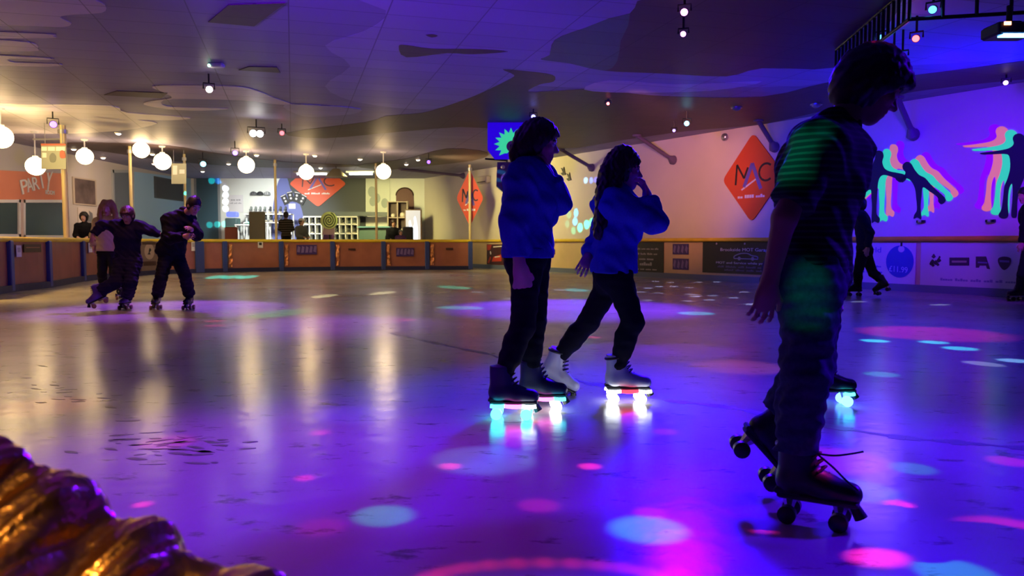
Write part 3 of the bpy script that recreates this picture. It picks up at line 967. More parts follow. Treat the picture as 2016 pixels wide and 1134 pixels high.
mural('skater_mural', 'painted silhouette of a bent skater with one leg back, middle skater mural', (1360, 180), 2.578, SK2, LAY((36, -14), (64, -34), (92, -50)), Wl(1810, 440))
mural('skater_mural', 'painted silhouette of a skater with arms spread at the right picture edge', (1780, 220), 2.835, SK3, LAY((-45, -20), (-96, -40), (-136, -52)), Wl(1990, 440))
for i, (px, py, lab) in enumerate(((1669, 441, 'under the left skater mural'), (1813, 436, 'under the bent skater mural'), (1950, 435, 'under the arms-spread skater mural'), (1302, 448, 'right of the long-haired woman\'s elbow'))):
    c = Wl(px, py, 0.03)
    t = thing('wall_bracket', 'tiny dark lamp bracket on the wall ' + lab, 'bracket', c, 'small brackets on the right wall')
    m = MB(); m.box(c, .16, .06, .05, WD, WN); obj('plate', m, M_BLACKM, t)
    m = MB(); m.ball(c + WN * .05, .035, nu=10, nv=6); obj('cap', m, M_CHROME, t, smooth='all')


def diamond(c, R, U, n, w, h, name, label, cat='sign', th=0.03, loc=None, group='orange diamond club signs'):
    """An orange diamond board with rounded corners and the three big letters."""
    t = thing(name, label, cat, loc if loc is not None else c, group)
    pts = []
    corners = [(0, h / 2), (-w / 2, 0), (0, -h / 2), (w / 2, 0)]
    for i in range(4):
        p = Vector(corners[i]); a = Vector(corners[i - 1]); b = Vector(corners[(i + 1) % 4])
        da, db = (a - p).normalized(), (b - p).normalized()
        r = 0.07 * h
        for k in range(5):
            u = k / 4
            q = (p + da * r) * (1 - u) ** 2 + p * 2 * u * (1 - u) + (p + db * r) * u * u
            pts.append(c + R * q.x + U * q.y)
    m = MB(); m.slab(pts, n, th); obj('board', m, M_ORANGE, t)
    f = th + 0.002

    def at(x, y):
        return c + R * (x * w) + U * (y * h) + n * f
    ML = mat('brown_black_lettering', (0.03, 0.012, 0.02), 0.5)
    MA = mat('violet_lettering', (0.16, 0.10, 0.42), 0.5)
    MW = mat('white_lettering', (0.85, 0.8, 0.8), 0.5)

    def strokes(segs, wd, mt, nm):
        m = MB()
        for a, b in segs:
            A, B = at(*a), at(*b)
            d = (B - A).normalized(); s = d.cross(n)
            m.slab([A + s * wd, B + s * wd, B - s * wd, A - s * wd], n, 0.004)
        obj(nm, m, mt, t)
    strokes([((-.27, -.07), (-.25, .16)), ((-.25, .16), (-.13, .0)), ((-.13, 0), (-.07, .12))], .012 * h, ML, 'letter')
    arc = [(.22 + .11 * math.cos(a), .05 + .095 * math.sin(a)) for a in [math.radians(50 + 26 * k) for k in range(11)]]
    strokes([(arc[i], arc[i + 1]) for i in range(10)], .012 * h, ML, 'letter')
    strokes([((-.13, -.10), (.0, .16)), ((.0, .16), (.14, -.13))], .022 * h, MA, 'letter')
    strokes([((-.17, -.13), (.06, -.02))], .009 * h, MW, 'swoosh')
    m = MB(); word_bars(m, at(-.01, -.21), R, U, .44 * w, .036 * h, n, 3); obj('caption', m, MW, t)
    return t


pc = (Wl(1424, 352, .02) + Wl(1546, 352, .02)) / 2
h = Wl(1484, 262).z - Wl(1484, 438).z
diamond(Vector((pc.x, pc.y, Wl(1484, 350).z)), WD, UPV, WN, (Wl(1546, 352) - Wl(1424, 352)).length, h, 'diamond_sign', 'big orange diamond sign with MAC letters on the right wall behind the nearest boy')
a, b = Bw(569, 340, .03), Bw(682, 340, .03)
diamond(Vector(((a.x + b.x) / 2, BACK - .03, Bw(620, 362).z)), NX, UPV, NYB, b.x - a.x, 2.1, 'diamond_sign', 'orange diamond sign on the dark panel behind the skate hire', group='orange diamond club signs')
pp, n = at_px(925.5, 0, -0.12)
yb = pp.y + .12
a, b = P(898, 388, yb), P(952, 388, yb)
t = diamond(Vector(((a.x + b.x) / 2, yb, P(925, 390, yb).z)), NX, UPV, NYB, b.x - a.x, P(925, 336, yb).z - P(925, 448, yb).z, 'diamond_banner', 'red orange diamond banner hung behind the pole at the barrier end', 'banner', 0.012)


def wall_sign(name, px0, y0, px1, y1, mt, label, cat='sign', group=None, th=0.015, off=0.028):
    a, b = Wl(px0, (y0 + y1) / 2, off), Wl(px1, (y0 + y1) / 2, off)
    xm = (px0 + px1) / 2
    zt, zb = Wl(xm, y0, off).z, Wl(xm, y1, off).z
    c = Vector(((a.x + b.x) / 2, (a.y + b.y) / 2, (zt + zb) / 2))
    w, h = (b - a).length, zt - zb
    m = MB(); m.box(c + WN * th / 2, w, h, th, WD, UPV, WN)
    o = tag(obj(name, m, mt), label, cat, group)
    return o, c + WN * (th + .002), w, h


MW = mat('white_lettering', (0.85, 0.8, 0.8), 0.5)
ML2 = mat('grey_lettering', (0.32, 0.30, 0.32), 0.6)
M_BLKS = mat('black_sign_board', (0.012, 0.010, 0.014), 0.5)
# dark red poster beside the barrier end
o, c, w, h = wall_sign('poster', 959, 481, 992, 521, mat('black_red_poster', (0.06, 0.012, 0.012), 0.45), 'red and black poster on the dado right of the barrier end', 'poster')
at = lambda x, y: c + WD * (x * w) + UPV * (y * h)
MRED = mat('red_print', (0.55, 0.05, 0.02), 0.5)
m = MB(); m.slab([at(-.48, .48), at(-.2, .48), at(-.28, .22), at(-.46, .2)], WN, .003); m.slab([at(-.1, -.12), at(.4, .02), at(.38, -.32), at(-.2, -.36)], WN, .003); m.slab([at(-.45, -.4), at(-.3, -.1), at(-.22, -.16), at(-.36, -.46)], WN, .003); obj('red_blocks', m, MRED, o)
m = MB(); m.slab([at(-.1, .4), at(.45, .44), at(.45, .38), at(-.1, .34)], WN, .004); m.slab(smooth_poly([at(-.3, .12), at(-.26, .16), at(-.22, .05), at(-.26, -.02)], 3), WN, .004); m.slab([at(-.02, -.1), at(.3, -.06), at(.3, -.12), at(-.02, -.16)], WN, .004); obj('pale_print', m, MW, o)
wall_sign('poster', 1076, 491, 1093, 501, mat('maroon_print', (0.07, 0.008, 0.012), 0.5), 'small maroon sign on the dado between the two women', 'poster')
# dark plaque with five lines of text
o, c, w, h = wall_sign('text_sign', 1236, 477, 1307, 536, M_BLKS, 'black sign with five pale lines of text, right of the long-haired woman')
m = MB()
for k, (nw, ww, hh) in enumerate(((5, .62, .06), (4, .58, .06), (2, .40, .08), (1, .34, .11), (4, .62, .06))):
    word_bars(m, c + UPV * (h * (.28 - .17 * k)) + WD * (w * (.06 - .01 * k)), WD, UPV, w * ww, h * hh, WN, nw, seed=k)
obj('lettering', m, ML2, o)
for y0, y1, lab in ((480, 501, 'purple collage poster on the dado, upper of two'), (509, 531, 'purple collage poster on the dado, lower of two')):
    o, c, w, h = wall_sign('poster', 1325, y0, 1356, y1, M_PURP, lab, 'poster', 'collage posters on the dado')
    at = lambda x, y: c + WD * (x * w) + UPV * (y * h)
    m = MB()
    rr = random.Random(y0)
    for k in range(4):
        a = -.38 + k * .25
        m.slab([at(a - .08, -.35 + rr.uniform(0, .3)), at(a + .05, -.4), at(a + .1, rr.uniform(0, .3)), at(a, .4)], WN, .003)
    obj('printing', m, M_PURP2, o)
# garage banner
o, c, w, h = wall_sign('garage_banner', 1384, 476, 1560, 540, M_BLKS, 'black MOT garage banner with a car outline behind the nearest boy', 'banner')
at = lambda x, y: c + WD * (x * w) + UPV * (y * h)
m = MB()
lettering(m, 'Brookside MOT Garage', at(0, .24), WD, UPV, w * .56, h * .13, WN, .004)
obj('lettering', m, mat('lilac_white_lettering', (.6, .56, .66), .5), o)
m = MB()
lettering(m, 'MOT and Service while you wait', at(0, -.17), WD, UPV, w * .66, h * .09, WN, .004)
obj('lettering', m, mat('lilac_white_lettering', (.6, .56, .66), .5), o)
m = MB()
word_bars(m, at(0, -.29), WD, UPV, w * .62, h * .06, WN, 6, seed=8)
word_bars(m, at(.02, -.39), WD, UPV, w * .5, h * .06, WN, 4, seed=9)
obj('small_print', m, mat('dim_lettering', (.12, .10, .16), .6), o)
m = MB()
car = [at(-.12, .0), at(-.11, .06), at(-.05, .13), at(.03, .14), at(.08, .08), at(.14, .05), at(.15, -.01)]
m.tube(open_curve(car, 4), .016, 6); m.tube([at(-.12, -.02), at(.15, -.03)], .016, 6)
for x in (-.06, .09):
    m.ball(at(x, -.02), .05, .05, .012, WD, UPV, WN, 12, 4)
obj('car_outline', m, ML2, o)
m = MB()
for x in (-.33, .0):
    m.ball(at(x, .44), .03, .03, .012, WD, UPV, WN, 10, 4)
obj('fixing', m, ML2, o)
# white shop banner with the blue price disc
M_BAN = mat('white_banner', (0.62, 0.60, 0.62), 0.6)
o, c, w, h = wall_sign('shop_banner', 1570, 478, 1803, 556, M_BAN, 'white banner with a blue price disc behind the far boy', 'banner')
cx = Wl(1771, 515, .05)
at2 = lambda x, y: Vector((c.x, c.y, 0)) + WD * ((cx - c).dot(WD) + x) + UPV * (cx.z + y) + WN * 0.0
rx = (Wl(1798, 515) - Wl(1744, 515)).length / 2
ry = (Wl(1771, 484).z - Wl(1771, 547).z) / 2
m = MB(); m.slab([at2(rx * math.cos(a * PI / 20), ry * math.sin(a * PI / 20)) for a in range(40)], WN, .004); dsc = obj('price_disc', m, mat('blue_disc_print', (.02, .03, .42), .5), o); dsc['label'] = 'blue round price disc'
m = MB(); lettering(m, '£11.99', at2(-.02, -ry * .48) + WN * .006, (WD + UPV * -.06).normalized(), UPV, rx * 1.35, ry * .36, WN, .004); obj('price', m, mat('pale_blue_lettering', (.45, .48, .8), .5), dsc)
m = MB(); m.ball(at2(0.03, ry * .78) + WN * .006, .07, .07, .006, WD, UPV, WN, 12, 4); obj('tag_hole', m, M_BAN, dsc)
m = MB(); m.box(at2(0.03, ry * .95) + WN * .006, .04, .16, .004, WD, UPV, WN); obj('tag_cord', m, M_INK, dsc)
m = MB(); lettering(m, 'rld', at2(-rx * 1.75, ry * .72), WD, UPV, rx * .7, ry * .34, WN, .004); word_bars(m, at2(-rx * 2.2, -ry * .7), WD, UPV, rx * 1.9, ry * .14, WN, 3, seed=4); word_bars(m, at2(-rx * 2.2, -ry * .35), WD, UPV, rx * 1.7, ry * .12, WN, 3, seed=5); obj('lettering', m, mat('blue_lettering', (.10, .10, .5), .6), o)
# white banner with four crests
o, c, w, h = wall_sign('crest_banner', 1813, 477, 2120, 570, M_BAN, 'white banner with four small dark crests at the right picture edge', 'banner')


def on(px, py):
    p = Wl(px, py, .05)
    return c + WD * ((p - c).dot(WD)) + UPV * (p.z - c.z)


MD = mat('brown_print', (.06, .035, .06), .5)
rr = random.Random(3)
m = MB()
for k in range(14):
    p = on(1842 + rr.uniform(-10, 10), 514 + rr.uniform(-9, 9)); s = rr.uniform(.02, .05)
    m.slab([p + WD * s, p + UPV * s * 1.4, p - WD * s, p - UPV * s * .8], WN, .004)
obj('scroll_crest', m, MD, o)
m = MB(); m.slab([on(1869, 523), on(1908, 523), on(1908, 507), on(1869, 507)], WN, .004); pl = obj('plate_crest', m, MD, o)
m = MB(); m.slab([on(1874, 517), on(1903, 517), on(1903, 513), on(1874, 513)], WN, .008); obj('bar', m, mat('tan_print', (.42, .30, .22), .6), pl)
m = MB(); m.slab([on(1921, 527), on(1927, 527), on(1929, 523), on(1941, 523), on(1943, 529), on(1949, 530), on(1941, 505), on(1921, 505)], WN, .004); pl = obj('arched_crest', m, MD, o)
m = MB(); m.slab([on(1925, 518), on(1944, 519), on(1944, 516), on(1925, 515)], WN, .008); obj('bar', m, M_PURP2, pl)
m = MB(); m.slab(smooth_poly([on(1965, 509), on(1977, 505), on(1990, 509), on(1988, 522), on(1977, 532), on(1967, 522)], 3), WN, .004); pl = obj('shield_crest', m, MD, o)
m = MB(); m.slab([on(1968, 516), on(1987, 517), on(1987, 513), on(1968, 512)], WN, .008); obj('bar', m, M_PURP2, pl)
m = MB(); word_bars(m, on(1925, 553), WD, UPV, w * .52, h * .06, WN, 6, seed=6); obj('lettering', m, mat('blue_grey_lettering', (.25, .24, .42), .6), o)

# hanging blue sign with the green starburst, speaker and small wall fittings
yS = 18.6
sx = lambda x, y: P(x, y, yS)
t = thing('hanging_sign', 'blue hanging sign with a bright green starburst beside the taller woman\'s head', 'sign', sx(998, 312))
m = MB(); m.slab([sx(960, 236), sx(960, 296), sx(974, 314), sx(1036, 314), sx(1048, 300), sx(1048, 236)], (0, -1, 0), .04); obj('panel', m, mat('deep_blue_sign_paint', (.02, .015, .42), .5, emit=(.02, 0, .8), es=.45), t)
m = MB(); pts = []
for k in range(32):
    a = k / 32 * 2 * PI
    r = (1.0, .68)[k % 2]
    sc = 1.0 if math.cos(a - PI * .75) > -.3 else .62
    pts.append(sx(1006 + 33 * r * sc * math.cos(a), 284 - 32 * r * sc * math.sin(a)) - Vector((0, .045, 0)))
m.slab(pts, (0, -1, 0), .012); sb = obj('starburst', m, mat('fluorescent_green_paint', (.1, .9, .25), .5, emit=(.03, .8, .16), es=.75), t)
m = MB(); m.tube([sx(1008, 289) - Vector((0, .06, 0)), sx(1008, 289) - Vector((0, .085, 0))], [.135, .135], 24); obj('disc', m, mat('dull_brown_disc', (.12, .09, .07), .6), sb)
p = G(972, 236, CEIL)
for x in (968, 1040):
    q = sx(x, 240)
    m = MB(); m.tube([q, Vector((q.x, q.y + .02, CEIL))], .012, 6); obj('chain', m, M_CHROME, t)
c = P(996, 346, 24.0)
t = thing('loudspeaker', 'black loudspeaker hung from the ceiling left of the taller woman\'s shoulder', 'loudspeaker', c)
m = MB(); m.slab([P(x, y, 24) for x, y in ((979, 319), (977, 366), (990, 377), (1018, 377), (1020, 319))], (0, 1, 0), .45); obj('cabinet', m, M_BLACK, t)
m = MB(); m.ball(P(998, 352, 23.99), .2, .2, .03, (1, 0, 0), UPV, (0, -1, 0), 20, 5); m.ball(P(990, 329, 23.99), .07, .07, .03, (1, 0, 0), UPV, (0, -1, 0), 14, 5); obj('driver', m, M_CHROME, t, smooth=True)
m = MB(); q = P(998, 319, 24.2); m.tube([q, Vector((q.x, q.y, CEIL - .004))], .03, 8); q2 = P(955, 315, 24.2); m.tube([q + UPV * .05, Vector((q2.x, q2.y, q.z + .1))], .03, 8); obj('bracket', m, M_BLACKM, t)
c = Wl(952, 354, .12)
t = thing('air_conditioner', 'small cream air conditioner on the warm wall right of the banner', 'air conditioner', c)
m = MB(); m.box(c, .75, .22, .3, WD, WN, bev=.04); obj('casing', m, mat('cream_plastic', (.7, .62, .45), .4), t)
m = MB(); m.box(c + WN * .11 - UPV * .09, .6, .02, .03, WD, WN); obj('outlet', m, M_BLACK, t)
for px, py, lab in ((1109, 337, 'upper of the pair'), (1120, 348, 'lower of the pair')):
    c = Wl(px, py, .01)
    t = thing('wall_arrow', 'small black arrow-shaped mark on the wall, ' + lab, 'arrow', c, 'black arrows on the right wall')
    m = MB(); m.slab([c + WD * a + UPV * b for a, b in ((-.12, .12), (.0, .06), (.05, .14), (.08, .0), (.14, -.12), (-.02, -.14), (-.12, -.06), (0, -.04))], WN, .02); obj('plate', m, M_BLACK, t)

# ================================================================ THE SEATING AREA AND SKATE HIRE
# PARTY sign on the salmon wall
c = Lw(72, 362, .02)
UL, RL = UPV, Vector((0, 1, 0))
t = thing('party_sign', 'white PARTY ROOM lettering on the salmon wall under the globe lamp', 'sign', c)
for k, (ch, x, y, s) in enumerate((('P', 47, 367, 1), ('A', 57, 364, .95), ('R', 69, 361, .95), ('T', 81, 356, 1.1), ('Y', 95, 358, 1.5))):
    m = MB(); p = Lw(x, y, .02)
    tl = Vector((0, .97, .25)); up = Vector((0, -.25 if k < 4 else .25, .97))
    lettering(m, ch, p, tl, up, .17 * 1.9 * (.9 if k else 1), .42 * s, NX, .03); obj('letter', m, M_WHITE, t)
m = MB(); lettering(m, 'ROOM', Lw(98, 379, .02), RL, UL, .46, .13, NX, .02); obj('caption', m, M_WHITE, t)


def on_wall(name, f, n, R, x0, y0, x1, y1, mt, label, cat, group=None, th=.03):
    a, b = f(x0, (y0 + y1) / 2), f(x1, (y0 + y1) / 2)
    xm = (x0 + x1) / 2
    zt, zb = f(xm, y0).z, f(xm, y1).z
    c = Vector(((a.x + b.x) / 2, (a.y + b.y) / 2, (zt + zb) / 2)) + n * .01
    w, h = (b - a).length, zt - zb
    m = MB(); m.box(c + n * th / 2, w, h, th, R, UPV, n)
    return tag(obj(name, m, mt), label, cat, group), c + n * (th + .001), w, h


o, c, w, h = on_wall('framed_poster', Lw, NX, RL, 142, 351, 188, 404, mat('cream_frame', (.45, .38, .3), .5), 'framed dark poster on the wall right of the thick cream pole', 'poster')
m = MB(); m.box(c, w * .86, h * .9, .01, RL, UPV, NX); pr = obj('print', m, mat('brown_poster_print', (.11, .075, .07), .6, noise=(2.2, .5)), o)
o, c, w, h = on_wall('poster', Lw, NX, RL, 152, 410, 186, 440, mat('pale_poster', (.55, .5, .46), .6), 'pale poster with dark slash below the framed dark poster', 'poster')
m = MB(); m.slab([c + RL * w * a + UPV * h * b for a, b in ((-.3, -.4), (.35, -.4), (.3, .2), (.1, .35), (.15, 0), (-.1, .3), (-.25, .1))], NX, .006); obj('printing', m, mat('grey_print', (.15, .15, .16), .6), o)
o, c, w, h = on_wall('notice_board', Lw, NX, RL, 303, 352, 359, 393, mat('charcoal_board', (.05, .055, .06), .6), 'dark grey board on the pale blue wall behind the boy and the man', 'board')
m = MB(); m.box(c, w * .9, h * .9, .006, RL, UPV, NX); obj('felt', m, mat('charcoal_felt', (.06, .065, .07), .9), o)
# boards hanging from the pole arms
for px0, py0, px1, py1, Y, lab, colr in ((82, 283, 131, 333, 18.6, 'hanging menu board with red and grey labels left of the thick cream pole', True), (338, 322, 367, 362, 24.0, 'pale hanging board left of the thin pole behind the bending man', False)):
    q = [P(px0, py1, Y), P(px1, py1, Y), P(px1, py0, Y), P(px0, py0, Y)]
    t = thing('hanging_board', lab, 'sign', (q[0] + q[1]) / 2, 'boards hung from the poles')
    m = MB(); m.slab(q, NYB, .02); obj('board', m, mat('grey_green_board', (.34, .35, .30), .5), t)
    at = lambda x, y: q[3] + (q[2] - q[3]) * x + (q[0] - q[3]) * y + NYB * .022
    if colr:
        m = MB(); m.slab([at(0, 0), at(1, 0), at(1, .08), at(0, .08)], NYB, .01); m.slab(smooth_poly([at(.76, .32), at(.86, .26), at(.96, .34), at(.98, .55), at(.78, .56)], 3), NYB, .008); obj('red_label', m, mat('brick_red_print', (.45, .09, .06), .5), t)
        m = MB()
        for a, b in ((.02, .24), (.28, .56), (.6, .96)):
            m.slab([at(a, .13), at(b, .13), at(b, .28), at(a, .28)], NYB, .006)
        m.slab([at(.05, .36), at(.22, .36), at(.22, .55), at(.05, .55)], NYB, .006); obj('white_label', m, M_WHITE, t)
        m = MB(); m.slab(smooth_poly([at(.34, .5), at(.46, .36), at(.6, .5), at(.56, .72), at(.38, .72)], 3), NYB, .006); obj('grey_label', m, mat('grey_label_print', (.17, .18, .17), .5), t)
    else:
        m = MB(); m.slab([at(.1, .1), at(.4, .1), at(.4, .55), at(.1, .55)], NYB, .006); m.slab([at(.55, .3), at(.9, .3), at(.9, .5), at(.55, .5)], NYB, .006); obj('white_label', m, M_PAPER, t)
    for x in (.15, .85):
        p = at(x, 0) - NYB * .012
        m = MB(); m.tube([p, Vector((p.x, p.y, CEIL - .004))], .008, 6); obj('cord', m, M_CHROME, t)

# wall paper notice, helmets, cards, spiral, picture panels on the back wall
o, c, w, h = on_wall('wall_notice', Bw, NYB, NX, 451, 384, 479, 418, M_PAPER, 'white notice on the bright wall left of the helmets', 'notice')
m = MB(); word_bars(m, c + UPV * h * .22, NX, UPV, w * .7, h * .13, NYB, 2, seed=2); word_bars(m, c + UPV * h * .02, NX, UPV, w * .8, h * .08, NYB, 3, seed=12); obj('printing', m, mat('grey_ink', (.4, .38, .42), .6), o)
for px, mt, lab in ((499, mat('grey_helmet', (.12, .12, .13), .35), 'left dark grey helmet of the three on the bright wall'), (512, mat('black_helmet', (.04, .04, .045), .3), 'middle black helmet of the three on the bright wall'), (526, mat('silver_helmet', (.3, .31, .33), .25), 'right silvery helmet of the three on the bright wall')):
    c = Bw(px, 382, .14)
    t = thing('helmet', lab, 'helmet', c, 'helmets on the back wall')
    m = MB(); m.ball(c, .15, .13, .12, nu=18, nv=10, z0=-.45, z1=.99); obj('shell', m, mt, t, smooth='all')
    m = MB()
    for k in (-1, 0, 1):
        m.tube([c + Vector((k * .05, -.12, -.02)), c + Vector((k * .05, -.09, .09))], .012, 6)
    obj('vent', m, M_WHITE if px == 526 else M_BLACK, t)
    m = MB(); m.tube([c + Vector((0, .1, -.03)), c + Vector((0, .14, -.03))], .02, 8); obj('peg', m, M_CHROME, t)
for k, (px, py, rot) in enumerate(((561, 393, .42), (572, 387, .22), (584, 388, -.2), (595, 393, -.5))):
    c = Bw(px, py, .05 + .012 * k)
    R = Vector((math.cos(rot), 0, math.sin(rot))); U = Vector((-math.sin(rot), 0, math.cos(rot)))
    m = MB(); m.box(c, .26, .46, .01, R, U, NYB); o = tag(obj('giant_card', m, M_INK), ('leftmost', 'second', 'third', 'rightmost')[k] + ' of four giant black playing cards fanned on the blue mural', 'playing card', 'giant playing cards')
    m = MB(); m.ball(c + NYB * .008 + U * .07, .05, .05, .004, R, U, NYB, 10, 4); m.ball(c + NYB * .008 - U * .08, .05, .05, .004, R, U, NYB, 10, 4); m.box(c + NYB * .007 + U * .2, .24, .03, .003, R, U, NYB); obj('pip', m, M_PAPER, o)
o, c, w, h = on_wall('card_label', Bw, NYB, NX, 569, 401, 582, 411, M_PAPER, 'small white label under the giant playing cards', 'label')
o, c, w, h = on_wall('picture_panel', Bw, NYB, NX, 721, 352, 768, 416, mat('pale_panel', (.62, .66, .60), .5), 'pale picture panel right of the dark panel, behind the pole', 'picture')
m = MB()
for x, y, s in ((-.25, .1, .25), (-.05, -.1, .2), (.28, -.25, .2), (-.22, -.2, .18)):
    m.ball(c + NX * w * x + UPV * h * y, .09 + s * .5, .16 + s * .5, .004, NX, UPV, NYB, 12, 3)
obj('figure_print', m, mat('grey_green_print', (.35, .40, .38), .6), o)

# spiral disc on its stand
cS = P(648, 434, 29.6)
t = thing('spiral_sign', 'green and black spiral disc on a pink card above the barrier', 'sign', (cS.x, cS.y, 0))
r = P(648, 417, 29.6).z - cS.z
m = MB(); m.tube([cS, cS + NYB * .03], r, 32); obj('disc', m, mat('yellow_green_disc', (.62, .80, .30), .5), t)
m = MB()
sp = [cS + NYB * .034 + Vector((math.cos(a) * r * .92 * a / (6.4 * PI) * .86, 0, math.sin(a) * r * .92 * a / (6.4 * PI))) for a in [k * 6.4 * PI / 90 for k in range(4, 91)]]
m.tube(sp, r * .065, 5); obj('spiral', m, mat('dark_green_paint', (.02, .06, .02), .5), t)
m = MB(); m.slab([P(x, y, 29.64) for x, y in ((634, 462), (659, 462), (659, 419), (645, 419))], NYB, .02); obj('card', m, mat('pink_card', (.5, .36, .42), .6), t)
m = MB(); m.tube([Vector((cS.x, cS.y + .06, 0)), Vector((cS.x, cS.y + .06, cS.z - .2))], .03, 8); m.tube([Vector((cS.x, cS.y + .06, 0)), Vector((cS.x, cS.y + .06, .03))], .25, 16); obj('stand', m, M_BLACKM, t)


# shelves of skates
def skate_row(y, pts, z, dark, label_row, grp):
    out = []
    for k, x in enumerate(pts):
        s = .30
        m = MB()
        m.box((x, y, z + .16), .09, .26, .10, bev=.03)
        m.box((x, y + .06, z + .25), .085, .13, .14, bev=.03)
        o = obj('hire_skate', m, mat('hire_skate_dark', (.05, .052, .055), .5) if dark(k) else mat('hire_skate_grey', (.17, .19, .18), .5))
        m = MB()
        for a in (-.075, .075):
            m.tube([Vector((x - .05, y + a, z + .045)), Vector((x + .05, y + a, z + .045))], .04, 8)
        obj('wheel_pair', m, mat('cream_wheel', (.5, .45, .35), .5), o)
        m = MB(); m.box((x, y, z + .095), .07, .28, .03); obj('sole_plate', m, M_CHROME, o)
        n = ('first', 'second', 'third', 'fourth', 'fifth', 'sixth', 'seventh', 'eighth', 'ninth', 'tenth', 'eleventh')[k]
        tag(o, n + ' skate from the left ' + label_row, 'roller skate', grp)


Yr = 33.6
xs = [P(px, 420, Yr).x for px in (494, 503, 512, 521, 532, 542, 552, 562)]
zt = P(520, 420.5, Yr).z; zb = P(520, 437, Yr).z
t = thing('shoe_rack', 'pale shelf rack with hire skates left of the playing-card sign', 'rack', (sum(xs) / 8, Yr, 0))
x0, x1 = xs[0] - .25, xs[-1] + .3
for z in (zt, zb):
    m = MB(); m.box(((x0 + x1) / 2, Yr, z - .03), x1 - x0, .42, .05, bev=.008); obj('shelf', m, M_WHITE, t)
for x in (x0, (x0 + x1) / 2, x1):
    m = MB(); m.box((x, Yr + .17, zt / 2), .05, .05, zt - .06); m.box((x, Yr - .18, zb / 2), .05, .05, zb - .07); obj('upright', m, M_WHITE, t)
skate_row(Yr, xs, zt, lambda k: k > 3, 'on the upper shelf under the helmets', 'hire skates on the upper shelf')
skate_row(Yr, [x + .03 for x in xs[:7]], zb, lambda k: True, 'on the lower shelf under the helmets', 'hire skates on the lower shelf')
# lower shelf with white trainers
Y2 = 32.4
t = thing('low_shelf', 'low shelf of pale shoes behind the left end of the barrier', 'shelf', P(500, 470, Y2).xy.to_3d())
a, b = P(465, 443, Y2), P(522, 443, Y2)
m = MB(); m.box(((a.x + b.x) / 2, Y2, a.z), b.x - a.x, .4, .05, bev=.008); obj('shelf', m, M_WHITE, t)
for x in (a.x + .04, b.x - .04):
    m = MB(); m.box((x, Y2, a.z / 2), .05, .36, a.z - .05); obj('upright', m, M_WHITE, t)
for k, px in enumerate((505, 511, 517)):
    p = P(px, 440, Y2)
    m = MB(); m.box((p.x, Y2, a.z + .065), .10, .28, .07, bev=.025); m.box((p.x, Y2 + .06, a.z + .13), .09, .14, .09, bev=.03)
    o = tag(obj('trainer', m, M_WHITE), ('left', 'middle', 'right')[k] + ' white trainer on the low shelf under the skate rack', 'shoe', 'white trainers on the low shelf')
    m = MB(); m.box((p.x, Y2 - .001, a.z + .036), .105, .29, .02); obj('sole', m, mat('grey_sole', (.3, .3, .3), .6), o)

# white cubby rack
Y3 = 33.9
cx0, cx1 = P(600, 440, Y3).x, P(706, 440, Y3).x
levels = [P(650, y, Y3).z for y in (427, 442, 460, 478)]
t = thing('pigeonhole_rack', 'white framed pigeonhole rack behind the spiral sign', 'rack', ((cx0 + cx1) / 2, Y3, 0))
m = MB(); m.box(((cx0 + cx1) / 2, Y3 + .24, levels[0] / 2), cx1 - cx0, .03, levels[0]); obj('back_board', m, mat('dark_back_board', (.05, .07, .09), .6), t)
for z in levels:
    m = MB(); m.box(((cx0 + cx1) / 2, Y3 - .02, max(z, .05)), cx1 - cx0, .48, .05); obj('shelf', m, M_WHITE, t)
for k in range(10):
    x = cx0 + (cx1 - cx0) * k / 9
    m = MB(); m.box((x, Y3 - .025, levels[0] / 2), .04, .47, levels[0] - .06); obj('divider', m, M_WHITE, t)
for r in range(1, 3):
    for k in range(9):
        if (k * 7 + r * 3) % 4 == 0:
            continue
        x = cx0 + (cx1 - cx0) * (k + .5) / 9
        z = max(levels[r], .05) + .025
        m = MB(); m.box((x - .05, Y3, z + .08), .09, .27, .10, bev=.03); m.box((x - .05, Y3 + .06, z + .17), .08, .13, .12, bev=.03)
        o = obj('stored_skate', m, mat('hire_skate_dark', (.05, .052, .055), .5))
        m = MB(); m.tube([(x - .10, Y3 - .08, z + .03), (x, Y3 - .08, z + .03)], .03, 8); m.tube([(x - .10, Y3 + .08, z + .03), (x, Y3 + .08, z + .03)], .03, 8); obj('wheel_pair', m, mat('cream_wheel', (.5, .45, .35), .5), o)
        tag(o, 'dark skate in the %s pigeonhole row, compartment %s from the left' % (('', 'upper', 'lower')[r], ('one', 'two', 'three', 'four', 'five', 'six', 'seven', 'eight', 'nine')[k]), 'roller skate', 'skates in the pigeonhole rack')
# dark top shelf over the rack
m = MB(); m.slab([P(660, 425, Y3), P(768, 426, Y3), P(768, 418, Y3), P(660, 417, Y3)], NYB, .3); o = tag(obj('dark_wall_shelf', m, mat('slate_shelf', (.09, .11, .13), .5)), 'long dark slate shelf on the wall under the dark panel', 'shelf')
m = MB()
for px in (670, 715, 760):
    p = P(px, 426, Y3); m.box((p.x, (Y3 + BACK) / 2, p.z + .02), .06, BACK - Y3, .05)
obj('bracket', m, M_BLACKM, o)

# teal counter
Y4 = 31.6
a, b = P(704, 447, Y4), P(768, 447, Y4)
t = thing('counter', 'teal topped counter behind the thin pole at the skate hire', 'counter', ((a.x + b.x) / 2, Y4 + .3, 0))
m = MB(); m.box(((a.x + b.x) / 2, Y4 + .3, a.z), b.x - a.x, .8, .06, bev=.01); obj('worktop', m, mat('teal_worktop', (.10, .24, .30), .4), t)
m = MB(); m.box(((a.x + b.x) / 2, Y4 + .35, (a.z - .03) / 2), b.x - a.x - .1, .6, a.z - .03); obj('front', m, mat('dark_green_front', (.05, .10, .09), .5), t)

